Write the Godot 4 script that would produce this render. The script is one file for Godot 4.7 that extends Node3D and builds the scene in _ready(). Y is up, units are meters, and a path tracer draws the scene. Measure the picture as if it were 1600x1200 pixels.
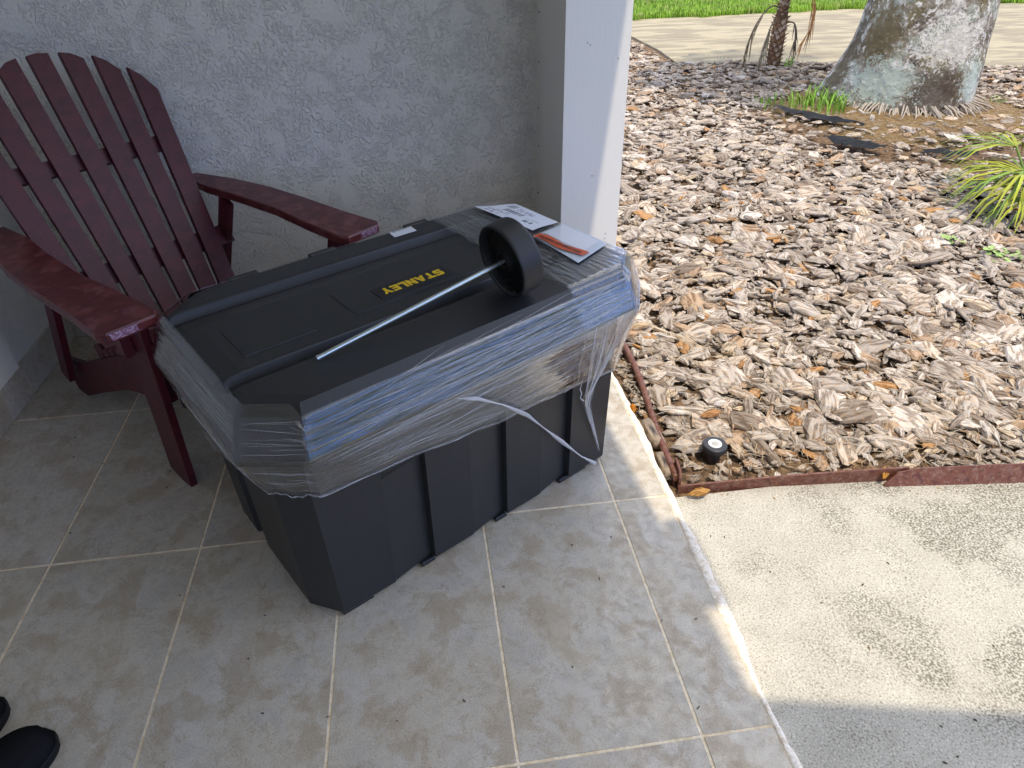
extends Node3D
# A covered porch: a film-wrapped black storage chest, a burgundy slatted armchair, and a bark mulch bed in the sun.

const CAM_H := 1.27
const SUN_TOWARDS := Vector3(0.125, 1.0, 0.32)
const BOX_O := Vector3(-0.2455, 0.0, -0.9974)
const BOX_YAW := 31.8
const WALL_Z := -2.38
const WALL_X := -1.295
const EDGE_X := 0.562

var rng := RandomNumberGenerator.new()
var used := {}
var M := {}
var T := {}


# ---------------------------------------------------------------- mesh collector
class Mesher:
	var v := PackedVector3Array()
	var n := PackedVector3Array()
	var uv := PackedVector2Array()
	var col := PackedColorArray()
	var ix := PackedInt32Array()
	var tint := Color(1, 1, 1)
	var colored := false

	func vert(p: Vector3, nn: Vector3, t := Vector2.ZERO) -> int:
		v.append(p); n.append(nn); uv.append(t); col.append(tint)
		return v.size() - 1

	# counter-clockwise seen from outside
	func tri(a: Vector3, b: Vector3, c: Vector3, ta := Vector2.ZERO, tb := Vector2.ZERO, tc := Vector2.ZERO) -> void:
		var nn := (b - a).cross(c - a)
		if nn.length_squared() < 1e-16:
			return
		nn = nn.normalized()
		var k := vert(a, nn, ta); vert(b, nn, tb); vert(c, nn, tc)
		ix.append_array(PackedInt32Array([k, k + 2, k + 1]))

	func quad(a: Vector3, b: Vector3, c: Vector3, d: Vector3) -> void:
		var nn := (c - a).cross(d - b)
		if nn.length_squared() < 1e-16:
			return
		nn = nn.normalized()
		var k := vert(a, nn, Vector2(0, 0)); vert(b, nn, Vector2(1, 0)); vert(c, nn, Vector2(1, 1)); vert(d, nn, Vector2(0, 1))
		ix.append_array(PackedInt32Array([k, k + 2, k + 1, k, k + 3, k + 2]))

	# a chamfered box: centre c, half axes
	func box(c: Vector3, ax: Vector3, ay: Vector3, az: Vector3, e := 0.003) -> void:
		var poly := PackedVector2Array([Vector2(-ax.length(), -ay.length()), Vector2(ax.length(), -ay.length()), Vector2(ax.length(), ay.length()), Vector2(-ax.length(), ay.length())])
		var x := ax.normalized()
		var y := ay.normalized()
		var h := az.length()
		slab(poly, c, x, y, -h, h, e)

	func slab(poly: PackedVector2Array, o: Vector3, a: Vector3, b: Vector3, h0: float, h1: float, e := 0.003) -> void:
		var nn := a.cross(b).normalized()
		var ins := inset(poly, e)
		var lo := Vector2(1e9, 1e9)
		var hi := -lo
		for q in poly:
			lo = lo.min(q); hi = hi.max(q)
		var rings := [[ins, h0], [poly, h0 + e], [poly, h1 - e], [ins, h1]]
		var cnt := poly.size()
		for k in 3:
			for i in cnt:
				var j := (i + 1) % cnt
				var r0: PackedVector2Array = rings[k][0]
				var r1: PackedVector2Array = rings[k + 1][0]
				var y0: float = rings[k][1]
				var y1: float = rings[k + 1][1]
				quad(o + a * r0[i].x + b * r0[i].y + nn * y0, o + a * r0[j].x + b * r0[j].y + nn * y0, o + a * r1[j].x + b * r1[j].y + nn * y1, o + a * r1[i].x + b * r1[i].y + nn * y1)
		var t := Geometry2D.triangulate_polygon(ins)
		for k in range(0, t.size(), 3):
			var p := ins[t[k]]
			var q := ins[t[k + 1]]
			var r := ins[t[k + 2]]
			if (q - p).cross(r - p) < 0:
				var s := q
				q = r
				r = s
			var d := hi - lo
			tri(o + a * p.x + b * p.y + nn * h1, o + a * q.x + b * q.y + nn * h1, o + a * r.x + b * r.y + nn * h1, (p - lo) / d, (q - lo) / d, (r - lo) / d)
			tri(o + a * p.x + b * p.y + nn * h0, o + a * r.x + b * r.y + nn * h0, o + a * q.x + b * q.y + nn * h0, (p - lo) / d, (r - lo) / d, (q - lo) / d)

	static func inset(poly: PackedVector2Array, e: float) -> PackedVector2Array:
		var out := PackedVector2Array()
		var cnt := poly.size()
		for i in cnt:
			var p := poly[i]
			var d0 := (p - poly[(i + cnt - 1) % cnt]).normalized()
			var d1 := (poly[(i + 1) % cnt] - p).normalized()
			var n0 := Vector2(-d0.y, d0.x)
			var n1 := Vector2(-d1.y, d1.x)
			var m := n0 + n1
			var k := maxf(0.35, m.length_squared() / 2.0)
			out.append(p + m / k * e * 0.5 * 1.0 * (1.0 if m.length() > 0 else 0.0))
		return out

	func tube(pts: PackedVector3Array, rad: PackedFloat32Array, sides := 8, flat := 1.0) -> void:
		var cnt := pts.size()
		var up := Vector3.UP
		var first := (pts[1] - pts[0]).normalized()
		if absf(first.dot(up)) > 0.9:
			up = Vector3.RIGHT
		var x := first.cross(up).normalized()
		var base := v.size()
		for i in cnt:
			var d := (pts[mini(i + 1, cnt - 1)] - pts[maxi(i - 1, 0)]).normalized()
			x = (x - d * x.dot(d)).normalized()
			var y := d.cross(x)
			for k in sides:
				var a := TAU * k / sides
				var q := x * cos(a) + y * sin(a) * flat
				vert(pts[i] + q * rad[i], (x * cos(a) * flat + y * sin(a)).normalized(), Vector2(float(k) / sides, float(i) / maxf(1, cnt - 1)))
		for i in cnt - 1:
			for k in sides:
				var k2 := (k + 1) % sides
				var a0 := base + i * sides + k
				var a1 := base + i * sides + k2
				var b0 := a0 + sides
				var b1 := a1 + sides
				# x -> y turn is counter-clockwise about d
				ix.append_array(PackedInt32Array([a0, b1, a1, a0, b0, b1]))
		for e in [0, cnt - 1]:
			var d := (pts[1] - pts[0]).normalized() * -1.0 if e == 0 else (pts[cnt - 1] - pts[cnt - 2]).normalized()
			var c := vert(pts[e], d)
			var k0 := v.size()
			for k in sides:
				vert(v[base + e * sides + k], d)
			for k in sides:
				var k2 := (k + 1) % sides
				if e == 0:
					ix.append_array(PackedInt32Array([c, k0 + k, k0 + k2]))
				else:
					ix.append_array(PackedInt32Array([c, k0 + k2, k0 + k]))

	# rows x cols of points, smooth; normal = (col direction) x (row direction)
	func grid(p: Array, wrap := false, flat := false, uscale := 1.0, vscale := 1.0) -> void:
		var rows := p.size()
		var cols: int = p[0].size()
		if flat:
			for i in rows - 1:
				for j in (cols if wrap else cols - 1):
					var j2 := (j + 1) % cols
					quad(p[i][j], p[i][j2], p[i + 1][j2], p[i + 1][j])
			return
		var base := v.size()
		for i in rows:
			for j in cols:
				var l: Vector3 = p[i][(j + cols - 1) % cols] if wrap else p[i][maxi(j - 1, 0)]
				var r: Vector3 = p[i][(j + 1) % cols] if wrap else p[i][mini(j + 1, cols - 1)]
				var d: Vector3 = p[maxi(i - 1, 0)][j]
				var u: Vector3 = p[mini(i + 1, rows - 1)][j]
				vert(p[i][j], (r - l).cross(u - d).normalized(), Vector2(uscale * j / maxf(1, cols - 1), vscale * i / maxf(1, rows - 1)))
		for i in rows - 1:
			for j in (cols if wrap else cols - 1):
				var j2 := (j + 1) % cols
				var a := base + i * cols + j
				var b := base + i * cols + j2
				ix.append_array(PackedInt32Array([a, b + cols, b, a, a + cols, b + cols]))

	# a leaf blade: a narrow folded strip along points
	func blade(pts: PackedVector3Array, w: PackedFloat32Array, side: Vector3, fold := 0.25) -> void:
		var cnt := pts.size()
		for i in cnt - 1:
			var d := (pts[i + 1] - pts[i]).normalized()
			var s := (side - d * side.dot(d)).normalized()
			var nn := s.cross(d)
			var a := pts[i] - s * w[i] + nn * w[i] * fold
			var b := pts[i] + s * w[i] + nn * w[i] * fold
			var a2 := pts[i + 1] - s * w[i + 1] + nn * w[i + 1] * fold
			var b2 := pts[i + 1] + s * w[i + 1] + nn * w[i + 1] * fold
			quad(a, pts[i], pts[i + 1], a2)
			quad(pts[i], b, b2, pts[i + 1])

	func mesh() -> ArrayMesh:
		var arr := []
		arr.resize(Mesh.ARRAY_MAX)
		arr[Mesh.ARRAY_VERTEX] = v
		arr[Mesh.ARRAY_NORMAL] = n
		arr[Mesh.ARRAY_TEX_UV] = uv
		if colored:
			arr[Mesh.ARRAY_COLOR] = col
		arr[Mesh.ARRAY_INDEX] = ix
		var m := ArrayMesh.new()
		m.add_surface_from_arrays(Mesh.PRIMITIVE_TRIANGLES, arr)
		return m


# ---------------------------------------------------------------- scene helpers
func numbered(called: String) -> String:
	var k: int = used.get(called, 0)
	used[called] = k + 1
	return called if k == 0 else "%s_%03d" % [called, k]


func tag(o: Node3D, label := "", category := "", group := "", kind := "") -> Node3D:
	if label: o.set_meta("label", label)
	if category: o.set_meta("category", category)
	if group: o.set_meta("group", group)
	if kind: o.set_meta("kind", kind)
	return o


func thing(called: String, at := Vector3.ZERO, turn := 0.0) -> Node3D:
	var o := Node3D.new()
	o.name = numbered(called)
	add_child(o)
	o.position = at
	o.rotation.y = turn
	return o


func put(m, called: String, material: Material, parent: Node3D = null, at := Vector3.ZERO) -> MeshInstance3D:
	var o := MeshInstance3D.new()
	o.mesh = m.mesh() if m is Mesher else m
	o.material_override = material
	if parent:
		o.name = called
		parent.add_child(o, true)
	else:
		o.name = numbered(called)
		add_child(o)
	o.position = at
	return o


func lin(r: float, g: float, b: float) -> Color:
	return Color(r, g, b).linear_to_srgb()


func mat(c: Color, rough := 0.7, spec := 0.5) -> StandardMaterial3D:
	var m := StandardMaterial3D.new()
	m.albedo_color = c
	m.roughness = rough
	m.metallic_specular = spec
	return m


func tri_tex(m: StandardMaterial3D, t: Texture2D, per_metre: float, world := false, offset := Vector3.ZERO) -> StandardMaterial3D:
	m.albedo_texture = t
	m.uv1_triplanar = true
	m.uv1_world_triplanar = world
	m.uv1_scale = Vector3.ONE * per_metre
	m.uv1_offset = offset
	m.uv1_triplanar_sharpness = 8.0
	return m


func noise(size: int, type: int, freq: float, oct: int, sd: int, warp := 0.0) -> PackedByteArray:
	var f := FastNoiseLite.new()
	f.noise_type = type
	f.frequency = freq
	f.seed = sd
	f.fractal_octaves = oct
	f.fractal_type = FastNoiseLite.FRACTAL_FBM if oct > 1 else FastNoiseLite.FRACTAL_NONE
	if warp > 0.0:
		f.domain_warp_enabled = true
		f.domain_warp_amplitude = warp
		f.domain_warp_frequency = freq * 0.7
	var im := f.get_seamless_image(size, size)
	im.convert(Image.FORMAT_L8)
	return im.get_data()


# layers: [noise bytes, lo, hi, sRGB colour, strength]; starts from base
func layered(size: int, base: Color, layers: Array) -> ImageTexture:
	var cnt := size * size
	var r := PackedFloat32Array(); var g := PackedFloat32Array(); var b := PackedFloat32Array()
	r.resize(cnt); g.resize(cnt); b.resize(cnt)
	r.fill(base.r); g.fill(base.g); b.fill(base.b)
	for l in layers:
		var lut := PackedFloat32Array()
		for k in 256:
			lut.append(smoothstep(l[1], l[2], k / 255.0) * l[4] if l[1] < l[2] else (1.0 - smoothstep(l[2], l[1], k / 255.0)) * l[4])
		var d: PackedByteArray = l[0]
		var c: Color = l[3]
		for i in cnt:
			var t := lut[d[i]]
			if t > 0.003:
				r[i] += (c.r - r[i]) * t
				g[i] += (c.g - g[i]) * t
				b[i] += (c.b - b[i]) * t
	var out := PackedByteArray()
	out.resize(cnt * 3)
	for i in cnt:
		out[i * 3] = int(clampf(r[i], 0, 1) * 255)
		out[i * 3 + 1] = int(clampf(g[i], 0, 1) * 255)
		out[i * 3 + 2] = int(clampf(b[i], 0, 1) * 255)
	return ImageTexture.create_from_image(Image.create_from_data(size, size, false, Image.FORMAT_RGB8, out))


func grey_tex(size: int, d: PackedByteArray) -> ImageTexture:
	return ImageTexture.create_from_image(Image.create_from_data(size, size, false, Image.FORMAT_L8, d))


func bump(m: StandardMaterial3D, t: Texture2D, cm: float) -> StandardMaterial3D:
	m.heightmap_enabled = true
	m.heightmap_texture = t
	m.heightmap_scale = cm
	return m


# ---------------------------------------------------------------- view and light
func view_and_light() -> void:
	var cam := Camera3D.new()
	cam.name = "camera"
	add_child(cam)
	var pitch := deg_to_rad(34.634)
	var yaw := deg_to_rad(-7.374)
	var roll := deg_to_rad(-1.150)
	var fwd := Vector3(-sin(yaw) * cos(pitch), -sin(pitch), -cos(yaw) * cos(pitch))
	var right := Vector3(cos(yaw), 0, -sin(yaw))
	var up := right.cross(fwd)
	var r2 := right * cos(roll) + up * sin(roll)
	var u2 := right * -sin(roll) + up * cos(roll)
	cam.transform = Transform3D(Basis(r2, u2, -fwd), Vector3(0, CAM_H, 0))
	cam.fov = rad_to_deg(2.0 * atan(600.0 / 1085.1))
	cam.near = 0.05
	cam.far = 400.0
	cam.current = true

	var sky := ProceduralSkyMaterial.new()
	sky.sky_top_color = Color(0.50, 0.59, 0.73)
	sky.sky_horizon_color = Color(0.33, 0.57, 0.96)
	sky.sky_curve = 0.18
	sky.ground_bottom_color = Color(0.36, 0.36, 0.30)
	sky.ground_horizon_color = Color(0.50, 0.52, 0.46)
	sky.sky_energy_multiplier = 1.2
	sky.sun_angle_max = 10.0
	# fair-weather clouds
	var cn := FastNoiseLite.new()
	cn.seed = 31
	cn.frequency = 1.0
	cn.fractal_octaves = 5
	var cover := Image.create(512, 256, false, Image.FORMAT_RGBA8)
	for y in 128:
		for x in 512:
			var el := PI * (0.5 - (y + 0.5) / 256.0)
			var az := TAU * x / 512.0
			var h := maxf(sin(el), 0.06)
			var c := cn.get_noise_3d(cos(az) * cos(el) / (h + 0.25) * 0.9, sin(az) * cos(el) / (h + 0.25) * 0.9, 2.0)
			var d := smoothstep(-0.12, 0.25, c)
			cover.set_pixel(x, y, Color(1.0, 0.93, 0.82, d * 1.0 * smoothstep(0.0, 0.2, el)))
	sky.sky_cover = ImageTexture.create_from_image(cover)
	var e := Environment.new()
	e.background_mode = Environment.BG_SKY
	e.sky = Sky.new()
	e.sky.sky_material = sky
	e.tonemap_mode = Environment.TONE_MAPPER_LINEAR
	e.tonemap_exposure = 1.82
	e.sdfgi_enabled = true
	e.ssao_enabled = true
	e.ssil_enabled = true
	var w := WorldEnvironment.new()
	w.name = "world"
	w.environment = e
	add_child(w)

	var sun := DirectionalLight3D.new()
	sun.name = "sun"
	sun.light_energy = 0.66
	sun.light_color = Color(1.0, 0.95, 0.87)
	sun.light_angular_distance = 0.6
	sun.shadow_enabled = true
	add_child(sun)
	sun.look_at_from_position(SUN_TOWARDS.normalized() * 20.0, Vector3.ZERO, Vector3.FORWARD)


# ---------------------------------------------------------------- materials
func materials() -> void:
	var S := 1024
	var P := FastNoiseLite.TYPE_SIMPLEX_SMOOTH
	var fine := noise(S, FastNoiseLite.TYPE_SIMPLEX, 0.22, 2, 1)
	var mid := noise(S, P, 0.035, 4, 2, 25.0)
	var big := noise(S, P, 0.006, 4, 3, 60.0)
	var big2 := noise(S, P, 0.009, 5, 4, 80.0)
	var vein := noise(S, P, 0.011, 5, 5, 110.0)
	# thin dark lines where the vein noise crosses the middle
	var crack := vein.duplicate()
	for i in crack.size():
		crack[i] = 255 - mini(255, absi(vein[i] - 128) * 14)
	T.tile = layered(S, Color(0.785, 0.75, 0.685), [
		[big, 0.42, 0.75, Color(0.80, 0.775, 0.735), 0.75], [big2, 0.50, 0.78, Color(0.665, 0.60, 0.51), 0.6], [big2, 0.45, 0.22, Color(0.71, 0.69, 0.66), 0.5],
		[mid, 0.56, 0.80, Color(0.68, 0.62, 0.54), 0.28], [mid, 0.44, 0.22, Color(0.84, 0.82, 0.785), 0.28], [crack, 0.45, 1.0, Color(0.62, 0.545, 0.44), 0.5], [fine, 0.62, 0.85, Color(0.55, 0.51, 0.46), 0.35], [fine, 0.38, 0.15, Color(0.84, 0.82, 0.79), 0.25]])
	T.fine = grey_tex(S, fine)
	T.mid = grey_tex(S, mid)
	M.tiles = []
	for k in 6:
		var m := mat(Color(1, 1, 1), 0.42, 0.45)
		var tone := 1.0 - 0.035 * (k % 3)
		m.albedo_color = Color(tone, tone, tone * (1.0 - 0.012 * (k % 2)))
		tri_tex(m, T.tile, 0.85, true, Vector3(0.37 * k, 0.11 * k, 0.61 * k))
		m.roughness_texture = T.mid
		m.roughness = 0.75
		bump(m, T.mid, 0.05)
		M.tiles.append(m)
	M.grout = tri_tex(mat(Color(1.25, 1.22, 1.15), 0.95, 0.3), T.tile, 3.0, true)
	M.grout_dark = tri_tex(mat(Color(0.55, 0.52, 0.46), 0.95, 0.3), T.tile, 3.0, true)

	# stucco: curls and trowelled plates in patches
	var c1 := noise(S, P, 0.026, 3, 11, 26.0)
	var c2 := noise(S, P, 0.058, 2, 12, 12.0)
	var c3 := noise(S, P, 0.085, 2, 15, 8.0)
	var patch := noise(S, P, 0.007, 3, 13, 40.0)
	var patch2 := noise(S, P, 0.010, 3, 16, 40.0)
	var grainy := noise(S, FastNoiseLite.TYPE_SIMPLEX, 0.12, 3, 14)
	var st := PackedByteArray()
	st.resize(S * S)
	for i in S * S:
		var w := smoothstep(0.40, 0.56, patch[i] / 255.0)
		var w2 := 0.25 + 0.75 * smoothstep(0.42, 0.60, patch2[i] / 255.0)
		var worm := (1.0 - smoothstep(0.010, 0.042, absf(c1[i] / 255.0 - 0.53))) * w
		var blob := smoothstep(0.56, 0.68, c2[i] / 255.0) * w2
		var crumb := smoothstep(0.66, 0.76, c3[i] / 255.0) * 0.7 * w
		var h := maxf(maxf(worm, blob * 0.8), crumb)
		st[i] = int(clampf(h * 0.80 + (grainy[i] / 255.0) * 0.14, 0, 1) * 255)
	T.stucco = grey_tex(S, st)
	M.stucco = bump(mat(lin(0.76, 0.725, 0.635), 0.8, 0.35), T.stucco, 0.40)
	M.stucco.uv1_triplanar = true
	M.stucco.uv1_world_triplanar = true
	M.stucco.uv1_scale = Vector3.ONE * 1.15
	M.white_paint = bump(mat(lin(0.84, 0.81, 0.745), 0.55, 0.4), T.mid, 0.02)
	M.white_paint.uv1_triplanar = true
	M.white_paint.uv1_scale = Vector3(3.0, 0.5, 3.0)
	M.nail = mat(lin(0.55, 0.54, 0.51), 0.6)
	M.dark_gap = mat(lin(0.12, 0.10, 0.08), 0.9)
	M.ceiling = mat(lin(0.72, 0.69, 0.63), 0.85)

	# painted wood
	var strk := noise(S, P, 0.012, 4, 21, 40.0)
	T.paint = layered(512, Color(0.355, 0.095, 0.145), [
		[noise(512, P, 0.012, 4, 22, 30.0), 0.45, 0.75, Color(0.42, 0.13, 0.155), 0.8], [noise(512, P, 0.02, 4, 23, 30.0), 0.5, 0.25, Color(0.28, 0.07, 0.105), 0.7],
		[noise(512, FastNoiseLite.TYPE_SIMPLEX, 0.25, 2, 24), 0.66, 0.8, Color(0.46, 0.24, 0.26), 0.2], [noise(512, FastNoiseLite.TYPE_SIMPLEX, 0.09, 3, 25), 0.86, 0.89, Color(0.72, 0.55, 0.55), 0.7]])
	T.paint_worn = layered(512, Color(0.38, 0.15, 0.155), [
		[noise(512, P, 0.010, 4, 32, 30.0), 0.45, 0.72, Color(0.47, 0.245, 0.235), 0.85], [noise(512, P, 0.022, 4, 33, 30.0), 0.52, 0.28, Color(0.31, 0.10, 0.12), 0.6],
		[noise(512, P, 0.016, 4, 36, 40.0), 0.62, 0.78, Color(0.56, 0.40, 0.41), 0.5]])
	var pb := noise(512, P, 0.03, 4, 26, 20.0)
	T.paint_bump = grey_tex(512, pb)
	M.paint = tri_tex(mat(Color(0.84, 0.76, 0.86), 0.45, 0.45), T.paint, 2.2)
	bump(M.paint, T.paint_bump, 0.05)
	M.paint_arm = tri_tex(mat(Color(0.90, 0.84, 0.86), 0.40, 0.5), T.paint_worn, 2.0)
	bump(M.paint_arm, T.paint_bump, 0.05)
	M.bare = tri_tex(mat(Color(1, 1, 1), 0.45, 0.5), layered(512, Color(0.55, 0.40, 0.50), [[noise(512, P, 0.03, 4, 41, 20.0), 0.48, 0.6, Color(0.76, 0.68, 0.76), 0.9], [noise(512, P, 0.05, 3, 42, 20.0), 0.56, 0.64, Color(0.36, 0.13, 0.17), 0.9]]), 6.0)
	M.screw = mat(lin(0.05, 0.03, 0.03), 0.5)

	# black moulded plastic
	var grain := noise(512, FastNoiseLite.TYPE_CELLULAR, 0.11, 1, 51)
	T.plastic = grey_tex(512, grain)
	T.plastic_col = layered(512, Color(0.145, 0.147, 0.152), [[noise(512, P, 0.014, 4, 52, 20.0), 0.5, 0.75, Color(0.155, 0.158, 0.166), 0.8], [noise(512, FastNoiseLite.TYPE_SIMPLEX, 0.20, 2, 53), 0.72, 0.8, Color(0.24, 0.24, 0.24), 0.35]])
	M.plastic = tri_tex(mat(Color(1, 1, 1), 0.46, 0.5), T.plastic_col, 3.2)
	bump(M.plastic, T.plastic, 0.012)
	M.plastic_dark = mat(lin(0.008, 0.008, 0.009), 0.5)
	M.yellow = mat(lin(0.83, 0.56, 0.015), 0.45)
	M.rubber = tri_tex(mat(Color(0.92, 0.92, 0.92), 0.5, 0.5), T.plastic_col, 6.0)
	M.black_void = mat(lin(0.007, 0.007, 0.007), 0.6, 0.35)
	M.zinc = mat(lin(0.62, 0.70, 0.70), 0.27)
	M.zinc.metallic = 0.9
	M.film = mat(Color(0.95, 0.97, 1.0, 0.002), 0.03, 0.5)
	M.film.transparency = BaseMaterial3D.TRANSPARENCY_ALPHA
	M.film2 = mat(Color(0.95, 0.97, 1.0, 0.006), 0.05, 0.5)
	M.film2.transparency = BaseMaterial3D.TRANSPARENCY_ALPHA
	M.fold = mat(Color(0.95, 0.96, 0.97, 0.22), 0.06, 0.6)
	M.fold.transparency = BaseMaterial3D.TRANSPARENCY_ALPHA
	M.tail = mat(Color(0.88, 0.88, 0.88, 0.5), 0.22, 0.6)
	M.tail.transparency = BaseMaterial3D.TRANSPARENCY_ALPHA
	M.pouch = mat(Color(0.90, 0.94, 0.98, 0.55), 0.2, 0.6)
	M.pouch.transparency = BaseMaterial3D.TRANSPARENCY_ALPHA
	M.paper = mat(Color(0.90, 0.91, 0.93), 0.6)
	M.orange = mat(lin(0.62, 0.10, 0.025), 0.5)
	M.ink = mat(lin(0.03, 0.02, 0.03), 0.6)

	# ground surfaces
	var dirt := noise(S, P, 0.02, 4, 61, 30.0)
	T.soil = layered(S, Color(0.42, 0.34, 0.27), [[dirt, 0.45, 0.7, Color(0.60, 0.49, 0.37), 0.8], [dirt, 0.42, 0.2, Color(0.24, 0.19, 0.15), 0.8], [fine, 0.6, 0.75, Color(0.66, 0.55, 0.42), 0.7], [fine, 0.4, 0.25, Color(0.2, 0.15, 0.12), 0.7]])
	M.soil = bump(tri_tex(mat(Color(1, 1, 1), 0.95, 0.2), T.soil, 1.3, true), T.fine, 0.3)
	T.drive = layered(S, Color(0.655, 0.625, 0.55), [[big2, 0.5, 0.68, Color(0.53, 0.505, 0.45), 0.8], [big, 0.5, 0.28, Color(0.50, 0.475, 0.42), 0.6], [mid, 0.55, 0.75, Color(0.60, 0.57, 0.51), 0.5], [fine, 0.6, 0.75, Color(0.50, 0.47, 0.42), 0.4]])
	M.drive = tri_tex(mat(Color(1, 0.98, 0.92), 0.9, 0.3), T.drive, 0.33, true)
	M.drive.uv1_scale = Vector3(0.13, 0.33, 0.45)
	M.lawn = tri_tex(mat(Color(0.42, 0.60, 0.20), 0.9, 0.2), T.drive, 0.8, true)
	M.edging = tri_tex(mat(Color(1, 1, 1), 0.5, 0.4), layered(512, Color(0.42, 0.255, 0.195), [[noise(512, P, 0.02, 4, 71, 20.0), 0.5, 0.75, Color(0.47, 0.35, 0.30), 0.7], [noise(512, P, 0.05, 3, 72, 20.0), 0.64, 0.74, Color(0.56, 0.46, 0.38), 0.6], [noise(512, P, 0.03, 3, 73, 20.0), 0.42, 0.25, Color(0.31, 0.18, 0.16), 0.7]]), 2.5)
	M.stone = bump(tri_tex(mat(Color(0.98, 0.92, 0.90), 0.9, 0.3), T.drive, 2.5), T.mid, 0.3)
	M.fabric = bump(tri_tex(mat(Color(0.50, 0.54, 0.60), 0.6, 0.4), T.plastic_col, 5.0), T.fine, 0.1)
	# bark chips: streaks along the length
	var bs := noise(512, P, 0.018, 4, 81, 12.0)
	var bk := PackedByteArray()
	bk.resize(512 * 512)
	for y in 512:
		for x in 512:
			bk[y * 512 + x] = bs[y * 512 + ((x / 7) + 37) % 512]
	T.bark_bump = grey_tex(512, bk)
	T.bark = layered(512, Color(0.86, 0.83, 0.80), [[bk, 0.55, 0.7, Color(0.96, 0.94, 0.92), 0.6], [bk, 0.46, 0.34, Color(0.46, 0.41, 0.37), 0.6], [noise(512, P, 0.02, 3, 82, 20.0), 0.55, 0.75, Color(0.95, 0.80, 0.66), 0.5], [noise(512, FastNoiseLite.TYPE_SIMPLEX, 0.2, 2, 83), 0.6, 0.78, Color(0.5, 0.45, 0.4), 0.45]])
	M.chip = mat(Color(1, 1, 1), 0.9, 0.25)
	M.chip.albedo_texture = T.bark
	M.chip.vertex_color_use_as_albedo = true
	bump(M.chip, T.bark_bump, 0.3)
	M.leaf = mat(Color(1, 1, 1), 0.55, 0.4)
	M.leaf.vertex_color_use_as_albedo = true
	M.leaf.backlight = Color(0.35, 0.45, 0.1)
	M.bits = mat(Color(1, 1, 1), 0.85, 0.3)
	M.bits.vertex_color_use_as_albedo = true


# ---------------------------------------------------------------- the porch
func rect(x0: float, y0: float, x1: float, y1: float) -> PackedVector2Array:
	return PackedVector2Array([Vector2(x0, y0), Vector2(x1, y0), Vector2(x1, y1), Vector2(x0, y1)])


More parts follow.
